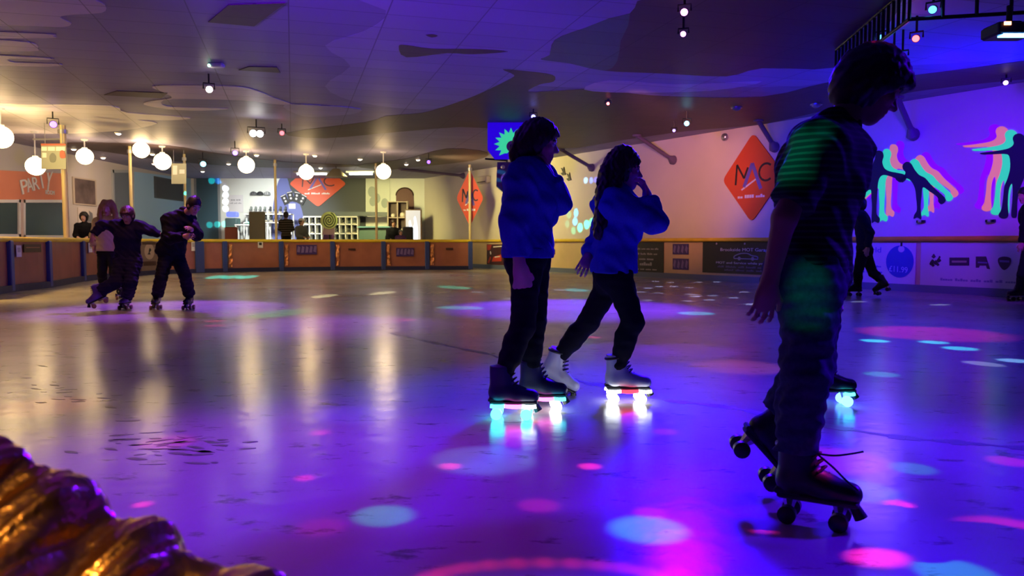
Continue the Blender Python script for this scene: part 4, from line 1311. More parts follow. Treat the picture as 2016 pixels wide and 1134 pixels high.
# picture cabinet and light box in the right-hand corner
Y5 = 33.2
q = [P(764, 478, Y5), P(802, 478, Y5), P(802, 396, Y5), P(764, 398, Y5)]
t = thing('display_cabinet', 'dark framed display cabinet with pale objects beside the light box', 'cabinet', ((q[0].x + q[1].x) / 2, Y5 + .2, 0))
x0, x1, z1 = q[0].x, q[1].x, q[2].z
m = MB(); m.box(((x0 + x1) / 2, Y5 + .38, z1 / 2), x1 - x0, .04, z1); obj('back_board', m, mat('umber_board', (.07, .035, .03), .6), t)
for x in (x0, (x0 + x1) / 2, x1):
    m = MB(); m.box((x, Y5 + .18, z1 / 2), .05, .36, z1); obj('side', m, mat('beige_frame', (.36, .28, .24), .5), t)
for k in range(5):
    m = MB(); m.box(((x0 + x1) / 2, Y5 + .18, .05 + (z1 - .08) * k / 4), x1 - x0 - .05, .34, .04); obj('shelf', m, mat('beige_frame', (.36, .28, .24), .5), t)
for k, (fx, lev, s) in enumerate(((.25, 3, .16), (.75, 3, .22), (.25, 2, .14), (.75, 2, .2))):
    p = Vector((x0 + (x1 - x0) * fx, Y5 + .15, .07 + (z1 - .08) * lev / 4))
    m = MB(); m.tube([p, p + UPV * s * .3, p + UPV * s * .8, p + UPV * s], [s * .45, s * .62, s * .5, s * .2], 12)
    o = tag(obj('ornament', m, mat('ivory_ceramic', (.65, .58, .52), .35), smooth=True), ('upper left', 'upper right', 'lower left', 'lower right')[k] + ' pale ornament in the dark display cabinet', 'ornament', 'ornaments in the display cabinet')
    m = MB(); m.tube([p + UPV * s, p + UPV * s * 1.15], s * .12, 8); obj('knob', m, M_DKBROWN, o)
m = MB(); pts = [Bw(780, 420, .0)] + [Bw(797 + 17 * math.cos(a), 385 - 15 * math.sin(a), .0) for a in [PI - k * PI / 10 for k in range(11)]] + [Bw(816, 420, .0)]
m.slab(pts, NYB, .06, .001); o = tag(obj('arched_board', m, mat('maroon_board', (.13, .045, .04), .6)), 'maroon arched board on the wall above the display cabinet', 'board')
m = MB(); m.tube([p + NYB * .06 for p in pts[1:-1]], .03, 6); obj('edge_moulding', m, M_DKBROWN, o)
Y6 = 33.0
q = [P(797, 478, Y6), P(830, 478, Y6), P(828, 412, Y6), P(798, 413, Y6)]
t = thing('light_box', 'bright white light box with figure outlines in the far right corner', 'light box', ((q[0].x + q[1].x) / 2, Y6 + .1, 0))
x0, x1, z1 = q[0].x, q[1].x, q[2].z
m = MB(); m.box(((x0 + x1) / 2, Y6 + .1, z1 / 2), x1 - x0, .18, z1, bev=.01); obj('casing', m, mat('bronze_frame', (.12, .06, .03), .4), t)
m = MB(); m.box(((x0 + x1) / 2, Y6 + .005, z1 / 2), x1 - x0 - .1, .02, z1 - .1); obj('panel', m, glow('lit_white_panel', (1.0, .93, .82), .75), t)
m = MB()
for a, b, cc2 in ((-.14, .55, .14), (.08, .62, .13)):
    xm = (x0 + x1) / 2 + a
    m.slab(smooth_poly([Vector((xm + dx, Y6 - .008, z1 * (b + dz))) for dx, dz in ((-.08, -.3), (.1, -.3), (.13, 0), (.08, .17), (.02, .26), (-.05, .22), (-.03, .12), (-.12, .02))], 3), NYB, .006)
obj('figure', m, glow('lit_cool_panel', (.92, .97, 1.0), 1.3), t)

# fluorescent tubes on the ceiling over the skate hire
for px0, px1, py, lab in ((580, 648, 342, 'left'), (683, 738, 342, 'right')):
    a, b = G(px0, py, CEIL - .1), G(px1, py, CEIL - .1)
    t = thing('tube_lamp', lab + ' bright white tube lamp over the dark panel of the skate hire', 'lamp', ((a + b) / 2), 'tube lamps over the skate hire')
    m = MB(); m.box((a + b) / 2 + UPV * .06, (b - a).length, .4, .06); obj('tray', m, M_WHITE, t)
    m = MB(); m.tube([a + Vector((.1, 0, -.0)), b - Vector((.1, 0, 0))], .05, 8); obj('tube', m, glow('tube_light_on', (.92, 1, .98), 5), t)
c = G(662, 348, 3.5)
t = thing('pendant_shade', 'pale conical shade between the two tube lamps', 'lamp', (c.x, c.y, c.z))
m = MB(); m.tube([c, c + UPV * .3], [.42, .12], 20); obj('shade', m, mat('cream_shade', (.45, .40, .30), .5), t, smooth=True)
m = MB(); m.tube([c + UPV * .3, Vector((c.x, c.y, CEIL - .004))], .015, 6); obj('cord', m, M_BLACK, t)

# chairs and bag-like backs seen over the rail
for px, py, Y, w, col, lab in ((506, 416, 29.2, .62, (.24, .23, .17), 'tall olive grey chair back seen over the barrier left of the pole'), (803, 446, 30.2, .42, (.02, .02, .035), 'black chair back behind the seated adult near the barrier end'), (455, 446, 29.4, .5, (.34, .10, .07), 'red chair back seen over the barrier below the green dots')):
    p = P(px, py, Y)
    t = thing('chair', lab, 'chair', (p.x, p.y, 0), 'chairs behind the barrier')
    mt = mat('chair_cloth_%d' % px, col, .7)
    m = MB(); m.box((p.x, p.y, p.z * .5 + .22), w, .1, p.z - .46, bev=.045); obj('backrest', m, mt, t)
    m = MB(); m.box((p.x, p.y + .3, .46), w, .5, .09, bev=.03); obj('seat', m, mt, t)
    for a in (-1, 1):
        for b in (.08, .5):
            m = MB(); m.tube([(p.x + a * (w / 2 - .05), p.y + b, 0), (p.x + a * (w / 2 - .05), p.y + b, .42)], .018, 8); obj('leg', m, M_BLACKM, t)
# an upright games cabinet with blue light, left of the shelves
p = P(458, 425, 32.8)
t = thing('games_machine', 'small machine with glowing blue top behind the green dots', 'games machine', (p.x, p.y, 0))
m = MB(); m.box((p.x, p.y, p.z / 2 - .05), .5, .5, p.z - .1, bev=.03); obj('cabinet', m, mat('dark_teal_cabinet', (.05, .09, .10), .5), t)
m = MB(); m.box((p.x, p.y, p.z + .06), .46, .3, .22, bev=.04); obj('marquee', m, glow('blue_marquee', (.15, .2, 1), 1.6), t)
m = MB(); m.box((p.x, p.y - .255, p.z * .72), .36, .02, .3); obj('screen', m, glow('green_screen', (.15, .5, .3), .5), t)

# dots of light thrown by the dot lamp: on the back wall and the right wall
src = Vector((-2.5, 27.0, 3.6))
for px, py, col, L in ((417, 356, (.0, .85, .75), 1.0), (430, 356, (.0, .3, 1), .8), (444, 356, (.3, .3, 1), .9), (444, 371, (.7, .75, 1), 1.2), (444, 384, (.7, .8, 1), 1.2), (444, 397, (.7, .8, 1), 1.2), (444, 411, (.7, .8, 1), 1.2),
                       (413, 443, (0, .85, .65), 1.0), (428, 442, (0, .85, .65), 1.0), (443, 441, (0, .85, .65), 1.0), (484, 441, (0, .85, .6), .9), (498, 441, (0, .85, .6), .9), (511, 441, (0, .85, .6), .9)):
    beam((-9.8, 19.0, 3.1), Bw(px, py), .15, col, L * (1.0 if px < 436 else 1.8), .12, nrm=NYB, alb=.35 if px < 436 else .8, name='dot_beam')
src = G(1352, 243, 3.5) + Vector((-3.4, 5.0, 0.2))
for px, py, r, col, L in ((1153, 355, .14, (.15, .45, 1), 1.1), (1164, 355, .13, (.06, .2, 1), 1.0), (1173, 354, .12, (.05, .08, 1), .9), (1139, 371, .16, (.0, .42, 1), 1.3), (1137, 387, .17, (.0, .42, 1), 1.3), (1136, 403, .17, (.0, .42, 1), 1.3), (1134, 419, .17, (.0, .42, 1), 1.3), (1132, 436, .18, (.0, .42, 1), 1.3),
                          (1120, 423, .17, (.0, .8, .45), .25), (1117, 441, .17, (.0, .7, .45), .22), (1129, 454, .17, (.0, .85, .5), .35), (1142, 448, .2, (0, .95, .6), 1.1), (1155, 442, .2, (0, .95, .6), 1.1), (1165, 437, .17, (0, .9, .5), .9)):
    sd_ = Wl(px, py) + WN * 5.5 - WD * 1.0 + UPV * .9
    sd_.z = min(sd_.z, 3.7)
    beam(sd_, Wl(px, py), r * .78, col, L * 1.6, .15, nrm=WN, alb=.66, name='dot_beam')

# ================================================================ BEAMS ON THE RINK FLOOR
O = None                              # no fixture: an unseen lamp added nearly above each pool
S1, S2, S3, S4 = Vector((-4.5, 4.5, 3.8)), Vector((4.6, 3.2, 3.8)), Vector((2.2, 9.7, 3.6)), Vector((5.2, 9.8, 3.55))
for src, px, py, r, col, L in (
        (O, 755, 1015, .125, CYAN, .32), (O, 1275, 1042, .15, CYAN, .36), (O, 950, 905, .27, (.2, .4, 1), .22), (S1, 548, 617, .42, GREEN, .28), (S3, 908, 606, .33, CYAN, .55), (S3, 1370, 617, .30, AQUA, .6),
        (O, 1722, 671, .15, AQUA, 1.2), (O, 1838, 674, .15, AQUA, 1.2), (O, 1890, 686, .17, AQUA, 1.2), (O, 1996, 710, .14, (.2, .5, 1), 1.3), (O, 1795, 922, .11, CYAN, .22), (O, 1735, 737, .14, CYAN, .30), (O, 1880, 1128, .13, CYAN, .3), (O, 1690, 965, .17, CYAN, .14),
        (S1, 426, 545.5, .30, (0, .95, .75), 1.0), (S1, 456, 545.5, .30, (0, .95, .75), 1.0), (S1, 486, 545.5, .30, (0, .95, .75), 1.0), (S3, 895, 566, .35, CYAN, .6), (S3, 1135, 571, .3, AQUA, .5), (S1, 638, 583, .22, (1, 1, .5), .8), (S1, 753, 577, .22, (1, .9, .5), .8),
        (S2, 1728, 1098, .085, PINK, 1.20), (O, 886, 918, .055, PINK, 0.90), (O, 1161, 918, .055, PINK, 1.05), (O, 600, 941, .045, PINK, 0.83), (O, 631, 852, .06, PINK, 0.52), (O, 281, 993, .04, PINK, 0.90), (O, 632, 1038, .10, PINK, .12), (O, 1060, 995, .09, PINK, 0.21), (O, 1280, 1010, .07, PINK, 0.30),
        (S2, 1505, 1040, .055, PINK, 0.45), (O, 1770, 993, .06, PINK, 1.05), (O, 1166, 664, .11, PINK, .5), (O, 1830, 656, .85, PINK, .38), (O, 1990, 1050, .19, PINK, .5), (O, 1455, 722, .42, (1, .2, .15), .16), (O, 1310, 850, .08, PINK, 0.21), (O, 1640, 905, .26, MAGENTA, .25), (O, 1985, 908, .10, PINK, .35),
        (O, 792, 630, .22, PINK, .3), (O, 424, 632, .16, PINK, .35), (O, 424, 641, .16, PINK, .3), (O, 90, 800, .35, (1, .2, .1), .14), (O, 330, 870, .16, PINK, .2), (O, 1015, 870, .12, PINK, .12), (O, 800, 590, .25, PINK, .25),
        (O, 1350, 690, .55, BLUE, .35), (O, 1220, 690, .6, BLUE, .3), (O, 700, 815, .28, (.05, .03, 1), .30), (O, 560, 790, .9, (.1, .0, .8), .06)):
    g_ = G(px, py)
    beam(g_ + Vector((-.9, .5, 3.8)) if src is None else src, g_, r, col, L, .6)
# a broad red ring thrown at the near edge: overlapping pools
for k in range(13):
    a = math.radians(12 + 13 * k)
    g_ = G(1072 - 245 * math.cos(a), 1152 - 44 * math.sin(a))
    beam(g_ + Vector((-.6, .6, 3.8)), g_, .05, (1, .02, .12), .30, .9)
# green light that catches the near boy's sleeve and hip
beam((-3.2, 1.6, 3.5), P(1580, 318, 2.55), .13, (.0, 1, .45), .06, .9, nrm=Vector((-.7, -.3, .6)), alb=.05)
beam((0.2, 0.2, 3.4), P(1590, 600, 2.6), .10, (.0, 1, .45), .022, .9, nrm=Vector((-.3, -.9, .3)), alb=.05)
# the sparkle of the mirror ball on the far floor
rr = random.Random(11)
for k in range(22):
    px, py = rr.uniform(1255, 1480), rr.uniform(553, 600)
    beam(S3, G(px, py), .11, (.45, .5, 1), .55, .3, name='mirror_beam')
for px, py in ((1005, 588), (940, 575), (1100, 571), (1245, 566), (1690, 594), (1850, 600), (1935, 716)):
    beam(S3, G(px, py), .12, (.5, .6, 1), .4, .3, name='mirror_beam')

# ================================================================ PEOPLE
class Field:
    """A signed distance field on a grid: tapered limbs and ellipsoids melted into one surface."""

    def __init__(self, lo, hi, h):
        self.h = h
        self.lo = np.array(lo, float) - 4 * h
        n = np.ceil((np.array(hi) + 4 * h - self.lo) / h).astype(int) + 1
        self.n = n
        self.F = np.full(n, 1.0, np.float32)

    def block(self, lo, hi, mg):
        a = np.maximum(0, np.floor((np.array(lo) - mg - self.lo) / self.h).astype(int))
        b = np.minimum(self.n, np.ceil((np.array(hi) + mg - self.lo) / self.h).astype(int) + 1)
        if (b <= a).any():
            return None, None
        ax = [self.lo[i] + self.h * np.arange(a[i], b[i]) for i in range(3)]
        X, Y, Z = np.meshgrid(*ax, indexing='ij', sparse=True)
        return (slice(a[0], b[0]), slice(a[1], b[1]), slice(a[2], b[2])), (X, Y, Z)

    def put(self, s, d, k, sub=False):
        A = self.F[s]
        d = d.astype(np.float32)
        if sub:
            d = -d
            hh = np.maximum(k - np.abs(A - d), 0) / max(k, 1e-6)
            self.F[s] = np.maximum(A, d) + hh * hh * k * .25
        else:
            hh = np.maximum(k - np.abs(A - d), 0) / max(k, 1e-6)
            self.F[s] = np.minimum(A, d) - hh * hh * k * .25

    def cap(self, a, b, ra, rb, k=.03, flat=0, sub=False):
        a, b = np.array(a, float), np.array(b, float)
        r = max(ra, rb)
        s, g = self.block(np.minimum(a, b) - r, np.maximum(a, b) + r, k + 3 * self.h)
        if s is None:
            return
        ba = b - a
        L2 = max(float(ba @ ba), 1e-9)
        px, py, pz = g[0] - a[0], g[1] - a[1], g[2] - a[2]
        t = (px * ba[0] + py * ba[1] + pz * ba[2]) / L2
        tc = np.clip(t, 0, 1)
        d = np.sqrt((px - tc * ba[0]) ** 2 + (py - tc * ba[1]) ** 2 + (pz - tc * ba[2]) ** 2) - (ra + (rb - ra) * tc)
        if flat:
            L = math.sqrt(L2)
            if flat & 1:
                d = np.maximum(d, (t - 1) * L)
            if flat & 2:
                d = np.maximum(d, -t * L)
        self.put(s, d, k, sub)

    def ell(self, c, r, M=None, k=.04, sub=False):
        c = np.array(c, float)
        rm = max(r)
        s, g = self.block(c - rm, c + rm, k + 3 * self.h)
        if s is None:
            return
        x, y, z = g[0] - c[0], g[1] - c[1], g[2] - c[2]
        if M is not None:
            u = [M[i][0] * x + M[i][1] * y + M[i][2] * z for i in range(3)]
        else:
            u = [x, y, z]
        k0 = np.sqrt(sum((u[i] / r[i]) ** 2 for i in range(3)))
        k1 = np.sqrt(sum((u[i] / r[i] ** 2) ** 2 for i in range(3))) + 1e-9
        self.put(s, k0 * (k0 - 1) / k1, k, sub)

    def cut(self, p, n):
        """Keep only what lies on the far side of the plane from n."""
        X, Y, Z = np.meshgrid(*[self.lo[i] + self.h * np.arange(self.n[i]) for i in range(3)], indexing='ij', sparse=True)
        d = (X - p[0]) * n[0] + (Y - p[1]) * n[1] + (Z - p[2]) * n[2]
        self.F = np.maximum(self.F, d.astype(np.float32))

    def ripple(self, amp, wl, seed, stretch=(1, 1, 1)):
        rng = np.random.RandomState(seed)
        X, Y, Z = np.meshgrid(*[self.lo[i] + self.h * np.arange(self.n[i]) for i in range(3)], indexing='ij', sparse=True)
        tot = 0
        for i in range(5):
            w = rng.randn(3); w /= np.linalg.norm(w)
            w = w * np.array(stretch) * 2 * PI / (wl * rng.uniform(.7, 1.6))
            tot = tot + np.sin(X * w[0] + Y * w[1] + Z * w[2] + rng.uniform(0, 6) + 1.3 * np.sin(Z * w[0] * .6 + X * w[1] * .5))
        self.F = self.F + (amp * tot / 2.2).astype(np.float32)

    def mesh(self):
        F, h = self.F, self.h
        S = F < 0
        c = sum(S[i:S.shape[0] - 1 + i, j:S.shape[1] - 1 + j, k:S.shape[2] - 1 + k].astype(np.int8) for i in (0, 1) for j in (0, 1) for k in (0, 1))
        I = np.argwhere((c > 0) & (c < 8))
        if len(I) == 0:
            return [], []
        acc = np.zeros((len(I), 3)); cnt = np.zeros(len(I))
        offs = [(i, j, k) for i in (0, 1) for j in (0, 1) for k in (0, 1)]
        for a in offs:
            for ax in range(3):
                if a[ax]:
                    continue
                b = list(a); b[ax] = 1
                ia, ib = I + np.array(a), I + np.array(b)
                fa = F[ia[:, 0], ia[:, 1], ia[:, 2]].astype(float); fb = F[ib[:, 0], ib[:, 1], ib[:, 2]].astype(float)
                x = (fa < 0) != (fb < 0)
                t = np.where(x, fa / np.where(x, fa - fb, 1), 0)
                p = np.array(a, float)[None, :].repeat(len(I), 0)
                p[:, ax] += t
                acc[x] += p[x]; cnt[x] += 1
        V = self.lo + h * (I + acc / cnt[:, None])
        idx = np.full(c.shape, -1, np.int64)
        idx[I[:, 0], I[:, 1], I[:, 2]] = np.arange(len(I))
        Q = []
        for ax in range(3):
            sl0 = [slice(None)] * 3; sl1 = [slice(None)] * 3
            sl0[ax] = slice(0, -1); sl1[ax] = slice(1, None)
            E = np.argwhere(S[tuple(sl0)] != S[tuple(sl1)])
            u, v = (ax + 1) % 3, (ax + 2) % 3
            E = E[(E[:, u] > 0) & (E[:, v] > 0) & (E[:, u] < self.n[u] - 1) & (E[:, v] < self.n[v] - 1)]
            def cell(du, dv):
                q = E.copy(); q[:, u] += du; q[:, v] += dv
                return idx[q[:, 0], q[:, 1], q[:, 2]]
            q = np.stack([cell(-1, -1), cell(0, -1), cell(0, 0), cell(-1, 0)], 1)
            fl = ~S[E[:, 0], E[:, 1], E[:, 2]]
            q[fl] = q[fl][:, ::-1]
            Q.append(q)
        Q = np.concatenate(Q)
        Q = Q[(Q >= 0).all(1)]
        return V, Q


def np_obj(name, V, Q, mats, parent=None, ms=None, origin=None):
    base = Vector((0, 0, 0))
    if parent is not None:
        r = parent
        while r is not None:
            base += Vector(r.location); r = r.parent
    elif origin is not None:
        base = Vector(origin)
    me = bpy.data.meshes.new(name)
    W = V - np.array(base)[None, :]
    me.vertices.add(len(W)); me.vertices.foreach_set('co', W.astype(np.float32).ravel())
    me.loops.add(len(Q) * 4); me.loops.foreach_set('vertex_index', Q.astype(np.int32).ravel())
    me.polygons.add(len(Q)); me.polygons.foreach_set('loop_start', np.arange(0, len(Q) * 4, 4, dtype=np.int32))
    me.update(calc_edges=True)
    me.polygons.foreach_set('use_smooth', [True] * len(Q))
    for m in (mats if isinstance(mats, (list, tuple)) else [mats]):
        me.materials.append(m)
    if ms is not None:
        me.polygons.foreach_set('material_index', ms.astype(np.int32))
    me.validate()
    o = bpy.data.objects.new(name, me)
    COL.objects.link(o)
    if parent is not None:
        o.parent = parent
    else:
        o.location = base
    return o


def unit(v):
    return Vector(v).normalized()


SKIN_FAIR = mat('fair_skin', (0.62, 0.36, 0.27), 0.55)
SKIN_TAN = mat('brown_skin', (0.30, 0.15, 0.09), 0.55)
LIPS = mat('lips', (0.42, 0.14, 0.12), 0.5)
M_EYE = mat('eye_white', (.8, .78, .75), .25)
M_IRIS = mat('dark_iris', (.03, .02, .015), .2)


def skate(parent, Mx, s, boot_mat, trim_mat, wheel_mat, strip=None, lod=0, laces=True, cuff=None):
    """A roller skate: boot, sole plate, four wheels, toe stop, laces; Mx places it (x to the toe, z up, wheels on z=0)."""
    def T(x, y, z):
        return Mx @ (Vector((x, y, z)) * s)
    pts = [T(x, y, z) for x in (-.13, .21) for y in (-.07, .07) for z in (.06, .37)]
    lo = [min(p[i] for p in pts) for i in range(3)]; hi = [max(p[i] for p in pts) for i in range(3)]
    f = Field(lo, hi, (.006, .010, .014)[lod])
    f.cap(T(-.065, 0, .145), T(.05, 0, .14), .046 * s, .046 * s, .03)
    f.cap(T(.05, 0, .135), T(.135, 0, .125), .046 * s, .041 * s, .03)
    f.cap(T(-.058, 0, .15), T(-.052, 0, .30), .049 * s, .056 * s, .03, flat=1)
    f.cap(T(.0, 0, .17), T(-.03, 0, .28), .038 * s, .036 * s, .04)
    zz = Mx.to_3x3() @ Vector((0, 0, 1))
    f.cut(T(0, 0, .103), -zz.normalized())
    V, Q = f.mesh()
    b = np_obj('roller_skate', V, Q, boot_mat, parent)
    X, Y, Z = (Mx.to_3x3() @ Vector(e) for e in ((1, 0, 0), (0, 1, 0), (0, 0, 1)))
    m = MB(); m.box(T(.03, 0, .094), .27 * s, .078 * s, .02 * s, X, Y, Z, bev=.006); m.box(T(-.07, 0, .108), .09 * s, .075 * s, .02 * s, X, Y, Z, bev=.005)
    obj('sole', m, trim_mat, b)
    for x in (-.065, .105):
        m = MB()
        m.tube([T(x, 0, .085), T(x, 0, .045)], [.03 * s, .016 * s], 8)
        m.tube([T(x, -.055, .033), T(x, .055, .033)], .009 * s, 8)
        obj('truck', m, M_CHROME, b)
    for x in (-.065, .105):
        for y in (-.05, .05):
            m = MB()
            w = .018
            m.tube([T(x, y - w, .033), T(x, y - w * .8, .033), T(x, y + w * .8, .033), T(x, y + w, .033)], [.024 * s, .032 * s, .032 * s, .024 * s], 16)
            obj('wheel', m, wheel_mat, b, smooth=True)
    m = MB(); m.tube([T(.15, 0, .085), T(.172, 0, .045)], [.018 * s, .024 * s], 12); obj('toe_stop', m, M_BLACK, b, smooth=True)
    if lod < 2 and laces:
        m = MB()
        for k in range(6):
            u = k / 5
            p = Vector((.062, 0, .183)).lerp(Vector((.012, 0, .30)), u)
            m.tube(open_curve([T(p.x - .02, -.03, p.z - .012), T(p.x + .004, 0, p.z + .006), T(p.x - .02, .03, p.z - .012)], 4), .0045 * s, 6)
        obj('lacing', m, trim_mat, b)
    if cuff is not None:
        m = MB(); m.tube(open_curve([T(-.052 + .060 * math.cos(a), .060 * math.sin(a), .288 + .012 * math.cos(a)) for a in [2 * PI * k / 14 for k in range(15)]], 2), .008 * s, 6); obj('cuff', m, cuff, b)
    if strip is not None:
        for (x0, x1, mt) in strip:
            m = MB()
            for y in (-.046, .046):
                m.tube(open_curve([T(x0, y, .078), T((x0 + x1) / 2, y * 1.05, .074), T(x1, y, .078)], 3), .011 * s, 8)
            obj('light_strip', m, mt, b)
    return b


def skate_frame(px, py, yaw, z=0.0, pitch=0.0, roll=0.0, pos=None, s=1.0):
    """Frame of a skate whose middle touches the floor at the pixel (or pos); yaw 0 points right, -90 towards the camera."""
    p = Vector(pos) if pos is not None else G(px, py, 0)
    R = Matrix.Rotation(math.radians(yaw), 4, 'Z') @ Matrix.Rotation(math.radians(pitch), 4, 'Y') @ Matrix.Rotation(math.radians(roll), 4, 'X')
    return Matrix.Translation(p + UPV * z) @ R @ Matrix.Translation(Vector((-.02 * s, 0, 0)))


def ankle(Mx, s=1.0):
    return Mx @ (Vector((-.053, 0, .19)) * s)


def hand(f, w, d, n, t, s=1.0, curl=.5, thumb=1):
    """Palm and five fingers from the wrist w along d; n is the palm side, t the thumb side."""
    d, n = unit(d), unit(n)
    t = unit(Vector(t) - d * Vector(t).dot(d))
    n = unit(n - d * n.dot(d) - t * n.dot(t)) if (n - d * n.dot(d) - t * n.dot(t)).length > .05 else t.cross(d)
    M = [list(d), list(t), list(n)]
    f.cap(w - d * .01, w + d * .03, .026 * s, .028 * s, .02)
    f.ell(w + d * .05 * s, (.052 * s, .040 * s, .017 * s), M, .02)
    for k, (o, ln, r) in enumerate(((.031, .072, .0088), (.011, .080, .0090), (-.010, .074, .0088), (-.029, .058, .0078))):
        p = w + d * (.088 - abs(o) * .25) * s + t * o * s
        a = curl * (.45 + .12 * k)
        dirv = d
        q0 = p - d * .02 * s
        for j, fr in enumerate((.45, .32, .23)):
            dirv = unit(dirv * math.cos(a) + n * math.sin(a)) if j else unit(d * math.cos(a * .6) + n * math.sin(a * .6) + t * o * 4.0)
            q1 = q0 + dirv * (ln * fr * s + (.02 * s if j == 0 else 0))
            f.cap(q0, q1, r * s * (1 - .07 * j), r * s * (.95 - .08 * j), .006)
            q0 = q1
            a = curl * .9
    p = w + d * .025 * s + t * .028 * s
    q = p + (d * .7 + t * .65 + n * .25).normalized() * .042 * s
    f.cap(p, q, .014 * s, .0105 * s, .012)
    f.cap(q, q + (d * .95 + t * .15 + n * .35 * curl).normalized() * .034 * s, .0105 * s, .0088 * s, .006)


def head_axes(fd, up):
    fd = unit(fd); up = Vector(up)
    l = unit(up.cross(fd)); u = fd.cross(l)
    return fd, l, u


def head(f, c, fd, up, s=1.0, female=False):
    fd, l, u = head_axes(fd, up)
    M = [list(fd), list(l), list(u)]
    q = lambda x, y, z: c + (fd * x + l * y + u * z) * s
    f.ell(q(-.012, 0, .028), (.098 * s, .077 * s, .092 * s), M, .03)
    f.ell(q(.025, 0, -.045), (.066 * s, .058 * s, .068 * s), M, .03)
    f.cap(q(.058, -.012, -.098), q(.058, .012, -.098), .022 * s, .022 * s, .03)
    f.ell(q(.062, 0, .028), (.028 * s, .058 * s, .02 * s), M, .02)
    for y in (-1, 1):
        f.ell(q(.060, y * .040, -.020), (.026 * s, .022 * s, .02 * s), M, .015)
        f.ell(q(.100, y * .032, .008), (.02 * s, .021 * s, .013 * s), M, .010, sub=True)
        f.ell(q(-.010, y * .078, -.012), (.022 * s, .010 * s, .032 * s), M, .006)
    f.cap(q(.084, 0, .012), q(.108, 0, -.026), .008 * s, .0125 * s, .012)
    for y in (-1, 1):
        f.cap(q(.094, y * .011, -.030), q(.090, y * .013, -.031), .0085 * s, .008 * s, .006)
    f.cap(q(.084, -.016, -.058), q(.084, .016, -.058), .0095 * s, .0095 * s, .008)
    f.cap(q(.081, -.013, -.072), q(.081, .013, -.072), .0095 * s, .0095 * s, .008)
    f.ell(q(.096, 0, -.065), (.012 * s, .022 * s, .0022 * s), M, .003, sub=True)
    return q, M


def torso(f, J, o, g=1.0, bust=0.0, hem=None, k=.07):
    """Chest, belly, hips and shoulders; o is how far the cloth stands off the skin."""
    sh = unit(J['shL'] - J['shR']); sp = unit(J['neck'] - J['pelvis'])
    lat = unit(sh - sp * sh.dot(sp)); fr = lat.cross(sp)
    if fr.dot(Vector(J['front'])) < 0:
        fr = -fr
    M = [list(fr), list(lat), list(sp)]
    s = J['s']
    ch, pe, ne = J['chest'], J['pelvis'], J['neck']
    f.ell(ch, (.112 * s * g + o, .158 * s * g + o, .19 * s + o * .5), M, k)
    f.ell(ch + fr * .02 * s + sp * .02, (.105 * s * g + o, .12 * s * g + o, .12 * s + o), M, k)
    f.ell(ch.lerp(pe, .5), (.098 * s * g + o, .138 * s * g + o, .16 * s + o), M, k)
    f.ell(pe - fr * .012 * s, (.115 * s * g + o, .162 * s * g + o, .135 * s + o), M, k)
    if bust:
        for y in (-1, 1):
            f.ell(ch + fr * (.075 * s) + lat * y * .065 * s - sp * .02 * s, (.06 * s * bust + o, .06 * s + o, .06 * s + o), M, k * .7)
    f.cap(J['shL'], J['shR'], .058 * s * g + o, .058 * s * g + o, k)
    f.cap(ne - sp * .06 * s, ne, .085 * s * g + o, .05 * s + o * .6, k)
    return fr, lat, sp


